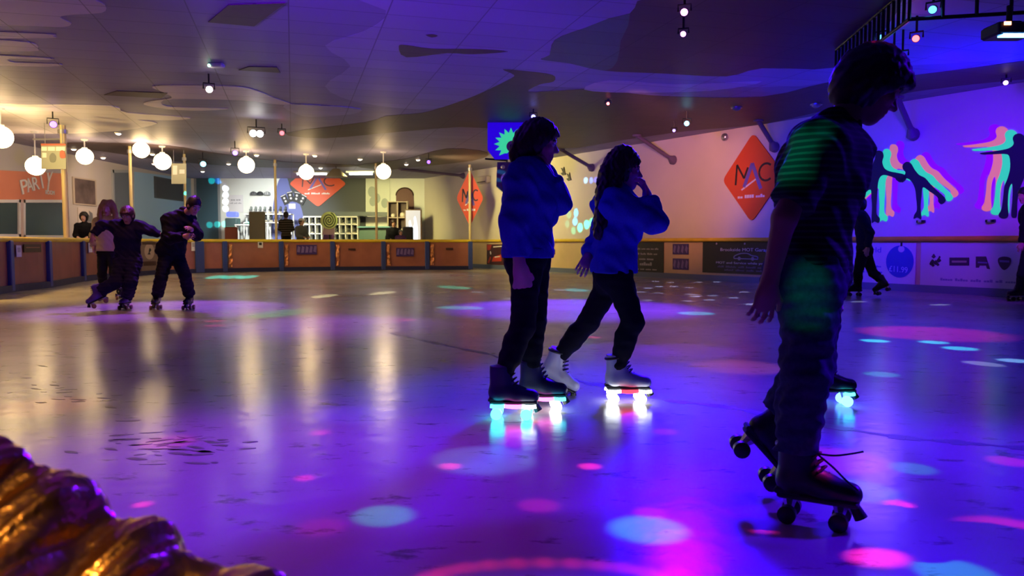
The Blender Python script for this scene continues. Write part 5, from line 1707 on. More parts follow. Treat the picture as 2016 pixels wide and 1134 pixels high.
def person(label, J, look, top, legs, hair, skates, h, skin=SKIN_FAIR, cat='person', group=None, hands=(None, None), noise=1.0):
    s = J['s']
    pts = [Vector(v) for k, v in J.items() if isinstance(v, Vector) and k not in ('front', 'face', 'up') and k[:2] not in ('hd', 'hn', 'ht')]
    lo = [min(p[i] for p in pts) - .28 * s for i in range(3)]; hi = [max(p[i] for p in pts) + .28 * s for i in range(3)]
    lo[2] = max(lo[2], -.02)
    # ---- the body, one continuous skin
    f = Field(lo, hi, h)
    fr, lat, sp = torso(f, J, 0, look.get('girth', 1))
    fd = J['face']
    q, M = head(f, J['head'], fd, J['up'], s * look.get('head', 1.0))
    f.cap(J['neck'] - sp * .02, J['head'] - q(0, 0, 0) + q(-.03, 0, -.06), .056 * s, .050 * s, .03)
    for sd in 'LR':
        f.cap(J['sh' + sd], J['el' + sd], .050 * s, .040 * s, .04)
        f.cap(J['el' + sd], J['wr' + sd], .041 * s, .027 * s, .02)
        if sd in J.get('nohand', ''):
            continue
        hd = J.get('hd' + sd) or unit(J['wr' + sd] - J['el' + sd])
        hn = J.get('hn' + sd) or (-lat if sd == 'L' else lat)
        ht = J.get('ht' + sd) or fr
        hand(f, J['wr' + sd], hd, hn, ht, s * look.get('hand', 1.0), J.get('curl', .5))
    for sd in 'LR':
        if 'kn' + sd not in J:
            continue
        f.cap(J['hip' + sd], J['kn' + sd], .080 * s, .055 * s, .05)
        f.cap(J['kn' + sd], J['an' + sd], .054 * s, .036 * s, .03)
        c = J['kn' + sd].lerp(J['an' + sd], .3)
        f.cap(c - fr * .012 * s, J['kn' + sd].lerp(J['an' + sd], .5), .050 * s, .042 * s, .04)
    V, Q = f.mesh()
    C = V[Q].mean(1)
    hc = np.array(q(.088, 0, -.065))
    ms = (np.linalg.norm((C - hc) / np.array([1, 1, 1]), axis=1) < .024 * s).astype(int)
    rel = (C - hc) @ np.array(M[2])
    ms = ms * (np.abs(rel) < .013 * s)
    org = Vector((J['pelvis'].x, J['pelvis'].y, 0))
    body = np_obj('person', V, Q, [skin, LIPS], None, ms, org)
    tag(body, label, cat, group)
    # ---- eyes and brows
    if h < .0115:
        for y in (-1, 1):
            m = MB(); c = q(.079, y * .032, .006); m.ball(c, .0135 * s, nu=12, nv=8, z0=-.99, z1=.99)
            e = obj('eye', m, M_EYE, body, smooth='all')
            m = MB(); d = unit(Vector(M[0])); m.ball(c + d * .0085 * s, .0068 * s, nu=10, nv=6, z0=-.99, z1=.99); obj('iris', m, M_IRIS, e, smooth='all')
            m = MB(); m.tube(open_curve([q(.090, y * .016, .026), q(.090, y * .034, .031), q(.078, y * .052, .024)], 4), .0042 * s, 6); obj('eyebrow', m, hair['mat'], body, smooth='all')
    # ---- upper garment
    o = top.get('o', .022)
    f = Field(lo, hi, max(h, .009))
    torso(f, J, o, look.get('girth', 1) * top.get('g', 1), top.get('bust', 0))
    for sd in 'LR':
        a, b, c = J['sh' + sd], J['el' + sd], J['wr' + sd]
        if top.get('short'):
            e = a.lerp(b, .82)
            f.cap(a, e, .056 * s + o, .052 * s + o, .04, flat=1)
        else:
            f.cap(a, b, .052 * s + o, .045 * s + o, .05)
            e = b.lerp(c, .97)
            f.cap(b, e, .044 * s + o, .033 * s + o * .8, .03, flat=1)
            if top.get('cuffs'):
                f.cap(b.lerp(c, .86), e, .036 * s + o, .036 * s + o * .9, .01, flat=3)
    if top.get('hood'):
        f.cap(J['neck'] - fr * .05 * s, J['neck'] - fr * .09 * s - sp * .07 * s, .07 * s, .08 * s, .04)
        f.cap(J['neck'] + lat * .06 * s, J['neck'] - lat * .06 * s, .05 * s, .05 * s, .05)
    if top.get('skirt'):
        f.cap(J['pelvis'], J['pelvis'] - sp * top['skirt'], .15 * s + o, .17 * s + o, .05)
    if top.get('ripple', True):
        f.ripple(.0035 * noise * top.get('fold', 1), .10, 5, (1, 1, 1.2))
    hp = J['pelvis'] - sp * top.get('hem', .04)
    f.cut(hp, -sp)
    V, Q = f.mesh()
    tp = np_obj(top['name'], V, Q, top['mat'], body)
    if top.get('label'):
        tp['label'] = top['label']
    if top.get('band'):
        f = Field(lo, hi, max(h, .009))
        torso(f, J, o + .004, look.get('girth', 1) * top.get('g', 1))
        f.cut(hp + sp * .05, sp); f.cut(hp - sp * .008, -sp)
        V, Q = f.mesh()
        if len(V):
            np_obj('hem_band', V, Q, top['mat'], tp)
    # ---- trousers
    if legs:
        o = legs.get('o', .012)
        f = Field(lo, hi, max(h, .009))
        M3 = [list(fr), list(lat), list(sp)]
        f.ell(J['pelvis'] - fr * .012 * s, (.115 * s * look.get('girth', 1) + o, .160 * s * look.get('girth', 1) + o, .14 * s + o), M3, .05)
        f.ell(J['pelvis'] - fr * .05 * s - sp * .05 * s, (.085 * s + o, .13 * s + o, .09 * s + o), M3, .05)
        for sd in 'LR':
            e = J['kn' + sd].lerp(J['an' + sd], legs.get('end', .92))
            f.cap(J['hip' + sd], J['kn' + sd], .084 * s + o, .058 * s + o, .05)
            f.cap(J['kn' + sd], e, .057 * s + o, legs.get('r', .040) * s + o, .03, flat=1)
            c = J['kn' + sd].lerp(J['an' + sd], .28)
            f.cap(c - fr * .014 * s, J['kn' + sd].lerp(J['an' + sd], .5), .050 * s + o, .042 * s + o, .04)
        f.ripple(.003 * noise * legs.get('fold', 1), .085, 9, (1, 1, 1.4))
        f.cut(J['pelvis'] + sp * .10 * s, sp)
        V, Q = f.mesh()
        lg = np_obj(legs['name'], V, Q, legs['mat'], body)
        if legs.get('label'):
            lg['label'] = legs['label']
    # ---- hair
    hs = s * look.get('head', 1.0)
    qh = lambda x, y, z: J['head'] + (Vector(M[0]) * x + Vector(M[1]) * y + Vector(M[2]) * z) * hs
    pad = hair.get('pad', .016)
    pts2 = [qh(x, y, z) for x in (-.3, .2) for y in (-.25, .25) for z in (-.1, .25)] + [Vector(p) + Vector((dx, dx, dx)) * .08 for st in hair.get('strands', []) for p in st[0] for dx in (-1, 1)]
    f = Field([min(p[i] for p in pts2) for i in range(3)], [max(p[i] for p in pts2) for i in range(3)], max(h, .007))
    f.ell(qh(-.014, 0, .034), ((.100 + pad) * hs, (.080 + pad) * hs, (.095 + pad) * hs), M, .02)
    if hair.get('back', True):
        f.ell(qh(-.045, 0, -.02), ((.068 + pad) * hs, (.074 + pad * .6) * hs, (.075 + pad) * hs), M, .03)
    # clear the face
    f.ell(qh(.112, 0, -.055), (.100 * hs, .105 * hs, .112 * hs), M, .012, sub=True)
    if not hair.get('ears'):
        for y in (-1, 1):
            f.ell(qh(.0, y * .09, -.03), (.035 * hs, .025 * hs, .045 * hs), M, .01, sub=True)
    if hair.get('fringe'):
        f.ell(qh(.075, 0, .068), (.05 * hs, .07 * hs, .028 * hs), M, .02)
    for ps, r0, r1 in hair.get('strands', []):
        c = open_curve(ps, 3)
        for i in range(len(c) - 1):
            u0, u1 = i / (len(c) - 1), (i + 1) / (len(c) - 1)
            f.cap(c[i], c[i + 1], r0 + (r1 - r0) * u0, r0 + (r1 - r0) * u1, .03)
    f.ripple(hair.get('rip', .0035), hair.get('wl', .03), 3, hair.get('st', (1.2, 1.2, .25)))
    V, Q = f.mesh()
    np_obj('hair', V, Q, hair['mat'], body)
    for kw in skates:
        skate(body, **kw)
    return body, fr, lat, sp

# ---- cloth, boots
def striped(name, c1, c2, pitch, rough=.8):
    m = mat(name, c1, rough, spec=.12)
    nt = m.node_tree; b = nt.nodes['Principled BSDF']
    tc = nt.nodes.new('ShaderNodeTexCoord')
    w = nt.nodes.new('ShaderNodeTexWave'); w.bands_direction = 'Z'; w.inputs['Scale'].default_value = .314 / pitch; w.inputs['Distortion'].default_value = .6; w.inputs['Detail'].default_value = 0
    r = nt.nodes.new('ShaderNodeValToRGB')
    r.color_ramp.elements[0].position = .62; r.color_ramp.elements[0].color = (*c1, 1)
    r.color_ramp.elements[1].position = .78; r.color_ramp.elements[1].color = (*c2, 1)
    nt.links.new(tc.outputs['Object'], w.inputs['Vector']); nt.links.new(w.outputs['Fac'], r.inputs['Fac']); nt.links.new(r.outputs['Color'], b.inputs['Base Color'])
    return m


C_TEE = striped('dark_striped_jersey', (.010, .011, .016), (.035, .05, .045), .021)
C_JEAN = mat('dark_denim', (.035, .042, .075), .85, spec=.12, noise=(60, .25))
C_SWEAT = mat('royal_blue_sweatshirt', (.035, .04, .42), .85, spec=.12, noise=(90, .12))
C_SWEAT2 = mat('royal_blue_hoodie', (.04, .045, .46), .85, spec=.12, noise=(90, .12))
C_LEG = mat('black_leggings', (.008, .008, .011), .8, spec=.12)
C_NAVY = mat('navy_jersey', (.014, .012, .035), .85, spec=.12)
C_BLACKC = mat('black_jacket_cloth', (.008, .008, .012), .8, spec=.12)
C_CREAM = mat('cream_knit', (.62, .52, .32), .9, bump=(70, .6, .01))
C_DKTR = mat('dark_trouser_cloth', (.012, .012, .018), .85, spec=.12)
C_SHADE = mat('dark_blue_jersey', (.012, .014, .045), .85, spec=.12)
H_BLACK = mat('black_hair', (.008, .006, .006), .5)
H_BROWN = mat('dark_brown_hair', (.030, .012, .008), .45)
H_RED = mat('reddish_brown_hair', (.055, .02, .012), .5)
H_BLOND = mat('blond_hair', (.42, .25, .10), .45)
B_BLACK = mat('black_boot_leather', (.008, .008, .010), .42)
B_SILVER = mat('silver_boot_leather', (.50, .48, .55), .35)
B_NAVY = mat('navy_boot_leather', (.02, .02, .06), .45)
B_PURP = mat('purple_boot_leather', (.10, .05, .28), .45)
T_BLACK = mat('black_sole', (.01, .01, .01), .5)
T_LACE = mat('dark_lace', (.03, .03, .04), .8)
T_WHITE = mat('white_trim', (.55, .52, .6), .5)
WH_BLK = mat('black_wheel', (.012, .012, .016), .35)
WH_WARM = mat('tan_wheel', (.30, .16, .12), .35)
L_CYAN = glow('cyan_led', (.05, .85, 1.0), 7)
L_WHITE = glow('white_led', (.92, .97, 1.0), 8)
L_RED = glow('red_led', (1, .03, .06), 4)
L_PINK = glow('pink_led', (1, .12, .65), 5)
L_BLUE = glow('blue_led', (.08, .25, 1), 7)

# ---- the dark boy close to the camera, mid-stride, head bent
Y0 = 2.74
D = lambda x, y, dy=0.0: P(x, y, Y0 + dy)
s = .98
mR = skate_frame(1603, 1030, -30, s=1.0)
mL = skate_frame(0, 0, -8, pitch=48, s=1.0, pos=P(1472, 921, 2.96))
J = dict(s=s, head=D(1716, 172, -.0), face=Vector((.80, -.12, -.50)), up=Vector((.5, 0, .85)), neck=D(1650, 252), chest=D(1612, 345), pelvis=D(1597, 535), front=Vector((1, 0, -.1)),
         shR=D(1613, 287, -.165), elR=D(1545, 428, -.20), wrR=D(1514, 560, -.16), shL=D(1632, 292, .165), elL=D(1600, 440, .2), wrL=D(1622, 545, .17),
         hipR=D(1595, 560, -.085), knR=D(1586, 735, -.10), anR=ankle(mR), hipL=D(1602, 560, .085), knL=D(1594, 735, .13), anL=ankle(mL), curl=.6,
         hnR=Vector((.3, .9, 0)), htR=Vector((1, 0, .1)))
near, fr, lat, sp = person('teenage boy in dark striped T-shirt and jeans bent forward on black skates, closest to camera', J, dict(girth=1.08, hand=1.0),
       dict(name='striped_t_shirt', mat=C_TEE, o=.024, short=True, hem=.10, fold=1.5), dict(name='jeans', mat=C_JEAN, o=.022, end=.80, r=.052, fold=2.2),
       dict(mat=H_BLACK, pad=.030, rip=.003, wl=.028, fringe=True, ears=True, st=(1, 1, 1)), 
       [dict(Mx=mR, s=1.0, boot_mat=B_BLACK, trim_mat=T_LACE, wheel_mat=WH_BLK, cuff=T_WHITE), dict(Mx=mL, s=1.0, boot_mat=B_BLACK, trim_mat=T_LACE, wheel_mat=WH_BLK)], .0062, skin=SKIN_TAN)
for ps in ([D(1608, 893, -.12), D(1640, 920, -.16), D(1665, 945, -.2), D(1690, 966, -.22)], [D(1608, 893, -.12), D(1640, 897, -.15), D(1672, 894, -.17), D(1700, 889, -.18)]):
    m = MB(); m.tube(open_curve(ps, 5), .0035, 6); o = obj('loose_lace', m, T_LACE, near); o['label'] = 'untied lace flying forward'

# ---- the taller woman in blue
Y0 = 4.40
s = 1.0
mR = skate_frame(1008, 823, -4, s=1.0)
mL = skate_frame(1066, 808, 2, s=1.0)
STRIP1 = [(-.10, -.02, L_CYAN), (-.02, .08, L_PINK), (.08, .16, L_WHITE)]
J = dict(s=s, head=D(1062, 283), face=Vector((1, -.10, -.20)), up=Vector((.1, 0, 1)), neck=D(1045, 328), chest=D(1040, 390), pelvis=D(1043, 498), front=Vector((1, .15, 0)),
         shR=D(1031, 348, -.16), elR=D(1011, 440, -.20), wrR=D(1022, 522, -.17), shL=D(1060, 350, .15), elL=D(1097, 398, .05), wrL=D(1082, 352, -.02),
         hipR=D(1037, 515, -.085), knR=D(1030, 640, -.07), anR=ankle(mR), hipL=D(1052, 515, .085), knL=D(1052, 635, .08), anL=ankle(mL), curl=.55,
         hnR=Vector((.4, .9, 0)), htR=Vector((1, 0, 0)), hdL=Vector((-.2, -.1, .95)), hnL=Vector((-1, 0, 0)), htL=Vector((0, -1, 0)))
person('woman with tied-up brown hair in royal blue sweatshirt on cyan and pink glowing skates', J, dict(girth=.95), dict(name='sweatshirt', mat=C_SWEAT, o=.036, hem=.02, cuffs=True, band=True, bust=1.0, fold=2),
       dict(name='leggings', mat=C_LEG, o=.010), dict(mat=H_BROWN, pad=.020, ears=True, strands=[([D(1040, 262), D(1026, 272), D(1016, 296), D(1013, 318)], .035, .02)]),
       [dict(Mx=mR, s=1.0, boot_mat=B_NAVY, trim_mat=T_BLACK, wheel_mat=L_CYAN, strip=STRIP1), dict(Mx=mL, s=1.0, boot_mat=B_NAVY, trim_mat=T_BLACK, wheel_mat=L_WHITE, strip=[(-.10, -.0, L_RED), (0, .09, L_PINK), (.09, .16, L_CYAN)])], .0062)

# ---- the long-haired woman beside her, hand raised to her face
Y0 = 4.78
s = .95
mR = skate_frame(1233, 792, 0, s=1.0)
mL = skate_frame(0, 0, -18, pitch=24, s=1.0, pos=P(1084, 777, 5.0))
STRIP2 = [(-.11, -.02, L_WHITE), (-.02, .09, L_RED), (.09, .17, L_WHITE)]
J = dict(s=s, head=D(1230, 336), face=Vector((1, -.12, -.10)), up=Vector((.05, 0, 1)), neck=D(1216, 378), chest=D(1214, 438), pelvis=D(1212, 528), front=Vector((1, -.1, 0)),
         shR=D(1212, 400, -.15), elR=D(1287, 437, -.22), wrR=D(1276, 392, -.17), shL=D(1214, 402, .15), elL=D(1186, 460, .16), wrL=D(1160, 504, .05),
         hipR=D(1216, 545, -.08), knR=D(1246, 632, -.10), anR=ankle(mR), hipL=D(1206, 545, .08), knL=D(1158, 634, .14), anL=ankle(mL), curl=.7,
         hdR=Vector((-.25, .1, .95)), hnR=Vector((-1, .1, 0)), htR=Vector((0, -.3, .2)), hnL=Vector((.5, .8, 0)), htL=Vector((1, 0, -.2)))
person('woman with long loose brown hair in royal blue hoodie raising a hand to her mouth', J, dict(girth=.95), dict(name='hoodie', mat=C_SWEAT2, o=.034, hem=.03, cuffs=True, hood=True, bust=1.0, fold=2, g=1.05),
       dict(name='leggings', mat=C_LEG, o=.012), dict(mat=H_BROWN, pad=.020, strands=[([D(1225, 308, -.05), D(1200, 340, -.07), D(1190, 390, -.10), D(1184, 440, -.12), D(1178, 462, -.12)], .07, .03), ([D(1225, 308, .05), D(1200, 345, .05), D(1192, 395, .05), D(1190, 445, .02)], .07, .035), ([D(1232, 305, -.07), D(1218, 345, -.10), D(1208, 390, -.14), D(1204, 425, -.15)], .04, .02)], wl=.035, rip=.005),
       [dict(Mx=mR, s=1.0, boot_mat=B_SILVER, trim_mat=T_BLACK, wheel_mat=L_WHITE, strip=STRIP2, cuff=T_BLACK), dict(Mx=mL, s=1.0, boot_mat=B_SILVER, trim_mat=T_BLACK, wheel_mat=WH_BLK, cuff=T_BLACK)], .0062)

# ---- the skater hidden behind the near boy
Y0 = 4.62
s = .92
mR = skate_frame(1634, 797, -4, s=1.0)
mL = skate_frame(1580, 786, 0, s=1.0)
J = dict(s=s, head=D(1622, 322), face=Vector((1, .1, -.1)), up=UPV.copy(), neck=D(1612, 365), chest=D(1608, 420), pelvis=D(1607, 512), front=Vector((1, 0, 0)),
         shR=D(1606, 388, -.14), elR=D(1598, 450, -.16), wrR=D(1610, 505, -.14), shL=D(1608, 388, .14), elL=D(1600, 450, .15), wrL=D(1612, 505, .13),
         hipR=D(1611, 530, -.075), knR=D(1625, 630, -.06), anR=ankle(mR), hipL=D(1603, 530, .075), knL=D(1590, 630, .08), anL=ankle(mL))
person('skater mostly hidden behind the nearest boy, dark trousers and blue glowing skates', J, dict(girth=.92), dict(name='jumper', mat=C_SHADE, o=.02, hem=.08), dict(name='trousers', mat=C_DKTR, o=.030, end=.97, r=.046),
       dict(mat=H_BLACK), [dict(Mx=mR, s=1.0, boot_mat=B_BLACK, trim_mat=T_BLACK, wheel_mat=L_BLUE, strip=[(-.1, -.05, L_PINK), (.09, .15, L_CYAN)]), dict(Mx=mL, s=1.0, boot_mat=B_BLACK, trim_mat=T_BLACK, wheel_mat=L_BLUE)], .011)

# ---- left group: man bending, boy with arms out, fair girl behind
Y0 = 11.25
s = 1.02
mR = skate_frame(307, 609, -78, s=1.0)
mL = skate_frame(371, 609, -84, s=1.0)
J = dict(s=s, head=D(382, 405, -.22), face=Vector((.62, -.55, -.50)), up=Vector((.25, -.15, .9)), neck=D(364, 420, -.10), chest=D(350, 446, -.05), pelvis=D(337, 492, .06), front=Vector((.55, -.8, -.3)),
         shR=D(333, 434, -.17), elR=D(334, 470, -.34), wrR=D(364, 465, -.46), shL=D(371, 431, .05), elL=D(388, 462, -.20), wrL=D(377, 452, -.40),
         hipR=D(328, 503, .02), knR=D(318, 545, -.10), anR=ankle(mR), hipL=D(348, 503, .10), knL=D(364, 542, -.06), anL=ankle(mL), curl=.9)
person('man in black jacket bending forward with hands at his chest, right of the boy', J, dict(girth=1.12), dict(name='jacket', mat=C_BLACKC, o=.04, hem=.10, hood=True, fold=2), dict(name='trousers', mat=C_DKTR, o=.024, end=.88, r=.060, fold=2),
       dict(mat=H_BLACK, pad=.014), [dict(Mx=mR, s=1.0, boot_mat=B_BLACK, trim_mat=T_BLACK, wheel_mat=WH_WARM, lod=1, cuff=T_WHITE), dict(Mx=mL, s=1.0, boot_mat=B_BLACK, trim_mat=T_BLACK, wheel_mat=WH_WARM, lod=1)], .0105)

s = .93
mL = skate_frame(247, 609, -86, s=1.0)
mR = skate_frame(0, 0, -150, pitch=26, s=1.0, pos=P(199, 601, 11.1))
J = dict(s=s, head=D(251, 424, -.08), face=Vector((.05, -.9, -.35)), up=Vector((0, -.2, 1)), neck=D(251, 444, 0), chest=D(251, 464, .02), pelvis=D(251, 512, .06), front=Vector((0, -1, -.2)),
         shR=D(231, 444, .0), elR=D(200, 443, -.05), wrR=D(184, 462, -.12), shL=D(273, 446, .0), elL=D(297, 455, .0), wrL=D(315, 462, .06),
         hipR=D(240, 520, .02), knR=D(228, 556, -.12), anR=ankle(mR), hipL=D(262, 520, .02), knL=D(257, 556, -.12), anL=ankle(mL), curl=.35, hdR=Vector((-.35, -.1, -.95)), hnR=Vector((0, .9, .2)), htR=Vector((1, -.2, 0)))
person('boy in navy top with both arms stretched out, one skate lifted', J, dict(girth=1.15, head=1.04), dict(name='sweatshirt', mat=C_NAVY, o=.03, hem=.08, fold=2), dict(name='trousers', mat=C_NAVY, o=.035, end=.93, r=.060, fold=2),
       dict(mat=H_RED, pad=.02, fringe=True), [dict(Mx=mL, s=1.0, boot_mat=B_PURP, trim_mat=T_BLACK, wheel_mat=WH_WARM, lod=1), dict(Mx=mR, s=1.0, boot_mat=B_PURP, trim_mat=T_BLACK, wheel_mat=WH_WARM, lod=1)], .0105)

Y0 = 13.0
s = .97
mR = skate_frame(198, 592, -100, s=1.0)
mL = skate_frame(0, 0, -60, pitch=12, s=1.0, pos=P(236, 588, 13.2))
J = dict(s=s, head=D(212, 411, -.03), face=Vector((.1, -1, -.1)), up=UPV.copy(), neck=D(211, 431), chest=D(211, 452), pelvis=D(212, 492), front=Vector((0, -1, 0)),
         shR=D(194, 438), elR=D(186, 463, .02), wrR=D(185, 486, -.06), shL=D(229, 438), elL=D(236, 463, .02), wrL=D(236, 486, -.06),
         hipR=D(203, 500), knR=D(201, 540, -.05), anR=ankle(mR), hipL=D(221, 500), knL=D(225, 540, -.06), anL=ankle(mL), htR=Vector((.2, -1, 0)), htL=Vector((-.2, -1, 0)))
person('girl with long fair hair in cream jumper, behind the boy with arms out', J, dict(girth=1.0), dict(name='jumper', mat=C_CREAM, o=.035, hem=.02, g=1.05), dict(name='trousers', mat=C_DKTR, o=.014),
       dict(mat=H_BLOND, pad=.02, strands=[([D(206, 398, -.02), D(199, 412, -.04), D(197, 430, -.09), D(199, 448, -.12)], .05, .03), ([D(218, 398, -.02), D(225, 412, -.04), D(228, 430, -.08), D(226, 446, -.11)], .05, .03)]),
       [dict(Mx=mR, s=1.0, boot_mat=B_BLACK, trim_mat=T_WHITE, wheel_mat=WH_WARM, lod=1, cuff=T_WHITE), dict(Mx=mL, s=1.0, boot_mat=B_BLACK, trim_mat=T_WHITE, wheel_mat=WH_WARM, lod=1, cuff=T_WHITE)], .0115)

# ---- far boy on the right, skating to the left
Y0 = 14.0
s = 1.06
mL = skate_frame(1681, 583, 176, s=1.05)
mR = skate_frame(0, 0, -40 + 180, pitch=28, s=1.05, pos=P(1741, 577, 13.9))
J = dict(s=s, head=D(1690, 403), face=Vector((-1, .35, -.1)), up=UPV.copy(), neck=D(1694, 420), chest=D(1698, 440), pelvis=D(1700, 490), front=Vector((-1, .3, 0)),
         shL=D(1695, 425, -.16), elL=D(1713, 458, -.2), wrL=D(1708, 488, -.2), shR=D(1693, 425, .16), elR=D(1676, 436, .1), wrR=D(1671, 412, .0),
         hipL=D(1698, 500, -.08), knL=D(1688, 540, -.08), anL=ankle(mL, 1.05), hipR=D(1704, 500, .08), knR=D(1719, 538, .06), anR=ankle(mR, 1.05), hdR=Vector((-.1, 0, 1)))
person('slim boy in dark blue skating left in front of the price banner', J, dict(girth=.95), dict(name='jumper', mat=C_SHADE, o=.025, hem=.08), dict(name='trousers', mat=C_DKTR, o=.018, end=.95),
       dict(mat=H_BLACK, pad=.018), [dict(Mx=mL, s=1.05, boot_mat=B_BLACK, trim_mat=T_BLACK, wheel_mat=WH_BLK, lod=1), dict(Mx=mR, s=1.05, boot_mat=B_BLACK, trim_mat=T_BLACK, wheel_mat=WH_BLK, lod=1)], .0115)

# ---- skater cut by the right picture edge
Y0 = 12.6
s = 1.02
mL = skate_frame(2000, 592, 186, s=1.05)
mR = skate_frame(0, 0, 176, pitch=15, s=1.05, pos=P(2050, 588, 12.8))
J = dict(s=s, head=D(2018, 385), face=Vector((-1, 0, -.2)), up=UPV.copy(), neck=D(2025, 406), chest=D(2028, 430), pelvis=D(2030, 487), front=Vector((-1, 0, 0)),
         shL=D(2024, 412, -.15), elL=D(2018, 450, -.2), wrL=D(2012, 478, -.22), shR=D(2026, 412, .15), elR=D(2040, 455, .2), wrR=D(2038, 490, .2),
         hipL=D(2026, 500, -.08), knL=D(2014, 540, -.08), anL=ankle(mL, 1.05), hipR=D(2032, 500, .08), knR=D(2046, 545, .08), anR=ankle(mR, 1.05))
person('dark-clothed skater cut off by the right picture edge', J, dict(girth=1), dict(name='jumper', mat=C_BLACKC, o=.03, hem=.08), dict(name='trousers', mat=C_DKTR, o=.025, end=.95),
       dict(mat=H_BLACK), [dict(Mx=mL, s=1.05, boot_mat=B_BLACK, trim_mat=T_BLACK, wheel_mat=WH_BLK, lod=1), dict(Mx=mR, s=1.05, boot_mat=B_BLACK, trim_mat=T_BLACK, wheel_mat=WH_BLK, lod=1)], .014)


# ---- people seated or standing behind the barrier
def onlooker(label, px, py, Y, s, face, top, hair, skin=SKIN_FAIR, seated=True, cap=None, gname='jumper'):
    """px,py is the middle of the head; the figure sits (or stands) on the floor below."""
    hd = P(px, py, Y)
    fd = unit(face); fd.z = 0; fd = unit(fd)
    l = UPV.cross(fd)
    X = lambda f_, l_, z_: hd + fd * f_ * s + l * l_ * s + UPV * z_ * s
    J = dict(s=s, head=hd, face=Vector(face), up=UPV.copy(), neck=X(-.04, 0, -.17), chest=X(-.05, 0, -.36), pelvis=X(-.08, 0, -.74), front=fd,
             shL=X(-.04, .17, -.24), elL=X(.02, .22, -.50), wrL=X(.22, .12, -.56), shR=X(-.04, -.17, -.24), elR=X(.02, -.22, -.50), wrR=X(.22, -.12, -.56), hnL=Vector((0, 0, -1)), hnR=Vector((0, 0, -1)), htL=-l, htR=l)
    zf = .07
    if seated:
        J.update(hipL=X(-.04, .085, -.80), hipR=X(-.04, -.085, -.80), knL=X(.36, .10, -.80), knR=X(.36, -.10, -.80))
        J.update(anL=Vector((*(X(.38, .10, 0).xy), zf + .05)), anR=Vector((*(X(.38, -.10, 0).xy), zf + .05)))
    else:
        J.update(hipL=X(-.06, .085, -.82), hipR=X(-.06, -.085, -.82), knL=X(-.02, .09, -1.2), knR=X(-.02, -.09, -1.2), anL=Vector((*(X(-.06, .09, 0).xy), zf + .05)), anR=Vector((*(X(-.06, -.09, 0).xy), zf + .05)))
    b, fr, lat, sp = person(label, J, {}, dict(name=gname, mat=top, o=.03, hem=.10), dict(name='trousers', mat=C_DKTR, o=.016, end=1.0), hair, [], .016, skin=skin)
    for a in (J['anL'], J['anR']):
        m = MB(); m.box(Vector((a.x, a.y, .05)) + fd * .06, .26, .095, .09, fd, UPV.cross(fd), UPV, bev=.035); obj('shoe', m, B_BLACK, b)
    if seated:
        c = J['pelvis'] - fd * .0
        t = thing('stool', 'stool under the ' + label.split(',')[0], 'stool', (c.x, c.y, 0), 'stools behind the barrier')
        zs = max(.2, c.z - .19 * s)
        m = MB(); m.tube([(c.x, c.y, zs - .05), (c.x, c.y, zs)], .17, 18); obj('seat', m, M_BLACK, t, smooth=True)
        for k in range(4):
            a = PI / 4 + k * PI / 2
            m = MB(); m.tube([(c.x + .19 * math.cos(a), c.y + .19 * math.sin(a), 0), (c.x + .12 * math.cos(a), c.y + .12 * math.sin(a), zs - .045)], .015, 8); obj('leg', m, M_BLACKM, t)
    if cap is not None:
        m = MB(); m.ball(hd + UPV * .05 * s - fd * .01, .122 * s, .098 * s, .095 * s, fd, l, UPV, 18, 8, z0=.0, z1=.99); cp = obj('cap', m, cap, b, smooth='all')
        m = MB(); m.ball(hd + UPV * .055 * s + fd * .12 * s, .085 * s, .08 * s, .010, fd, l, UPV, 14, 4); obj('cap_peak', m, cap, cp, smooth='all')
    return b


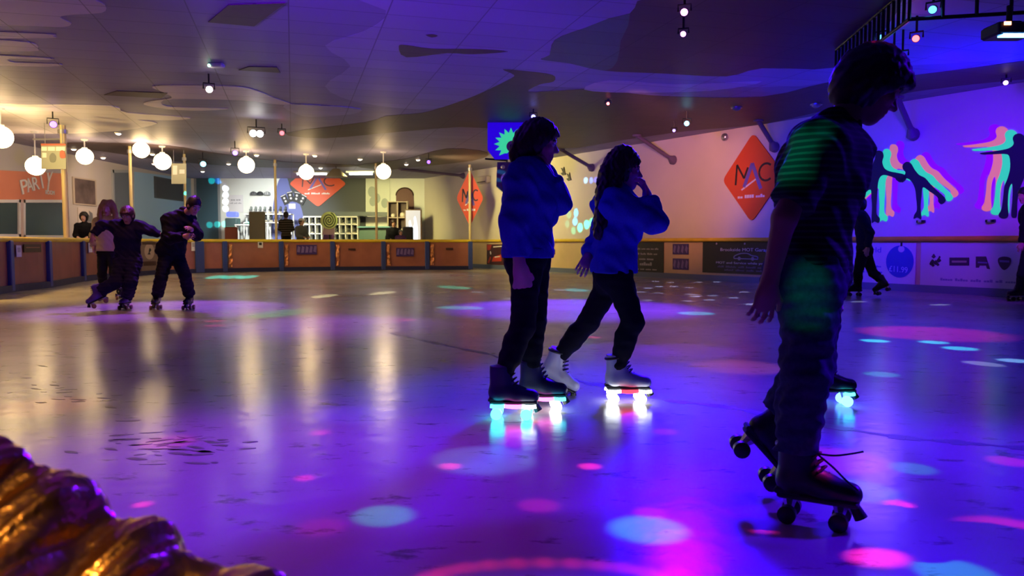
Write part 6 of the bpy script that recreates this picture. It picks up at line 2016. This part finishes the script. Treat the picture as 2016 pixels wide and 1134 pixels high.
onlooker('seated dark figure in a black hood, behind the barrier by the framed poster', 165, 428, 22.6, 1.05, (.3, -1, 0), C_BLACKC, dict(mat=H_BLACK, pad=.04, ears=True))
onlooker('person in grey top and white cap, behind the barrier under the playing cards', 594, 437, 29.3, 1.05, (.8, -.5, -.1), mat('grey_hoodie_cloth', (.13, .15, .14), .85), dict(mat=H_BROWN), cap=M_WHITE, gname='hooded_top')
onlooker('person in dark checked shirt, behind the barrier at the thin pole', 563, 424, 30.4, 1.1, (-.3, 1, 0), striped('checked_shirt_cloth', (.03, .025, .02), (.16, .13, .10), .09), dict(mat=H_BROWN), gname='checked_shirt')
onlooker('adult with brown hair in a black jacket, seated before the display cabinet', 775, 440, 30.4, 1.15, (.2, -1, -.1), C_BLACKC, dict(mat=H_BROWN, pad=.03, ears=True), gname='jacket')
onlooker('child with grey hat, seated low beside the adult in black', 789, 458, 29.1, .8, (.5, -1, 0), mat('violet_coat_cloth', (.10, .04, .16), .85), dict(mat=H_BROWN), cap=mat('grey_wool', (.25, .25, .25), .9), gname='coat')
onlooker('child in a purple top, behind the spiral sign', 646, 454, 30.2, .95, (-.4, -.8, 0), mat('purple_top_cloth', (.16, .06, .22), .85), dict(mat=H_BROWN), gname='top')

# ================================================================ GOLD FABRIC AT THE NEAR CORNER
crest = [(-260, 838), (-120, 842), (0, 866), (40, 878), (62, 898), (110, 918), (150, 945), (190, 972), (225, 1000), (262, 1012), (305, 1030), (338, 1055), (362, 1080), (420, 1098), (490, 1118), (560, 1150), (640, 1230)]
cr = open_curve([P(x, y, 1.05 - .0002 * x) for x, y in crest], 10)
NR = 60
vs, fs = [], []
rng = np.random.RandomState(4)
ph = rng.uniform(0, 6, 12)
for i, p in enumerate(cr):
    for j in range(NR + 1):
        v = j / NR * 2 - .35            # <0: far side falling to the floor; >0: near side
        if v < 0:
            k = -v / .35
            q = Vector((p.x + .03 * k, p.y + .05 * math.sin(k * PI / 2), p.z * (1 - k * k * .999)))
        else:
            k = v / 1.65
            q = Vector((p.x - .16 * k, p.y - .62 * k, p.z - .05 * math.sin(k * 2.2) - k * k * p.z * .92))
        a = i / len(cr)
        w = 0.022 * math.sin(a * 23 - v * 7 + 1.8 * math.sin(v * 2.5 + ph[0])) + .011 * math.sin(a * 41 + v * 9 + ph[1] + 2 * math.sin(a * 7)) + .004 * math.sin(a * 120 + v * 21 + ph[2] + 2 * math.sin(v * 6)) + .0022 * math.sin(v * 40 + a * 210)
        amp = min(1, abs(v) * 5 + .25)
        q += Vector((.35, .1, .9)) * w * amp
        q.z = max(q.z, .002)
        vs.append(q)
for i in range(len(cr) - 1):
    for j in range(NR):
        a = i * (NR + 1) + j
        fs.append((a, a + NR + 1, a + NR + 2, a + 1))
M_GOLD = mat('crinkled_gold_lame', (0.78, 0.36, 0.08), 0.26, metal=1.0, bump=(18, .5, .02))
o = link('gold_fabric', vs, fs, None, M_GOLD, smooth='all')
tag(o, 'crinkled shiny gold fabric heaped in the near left corner of the rink', 'fabric')
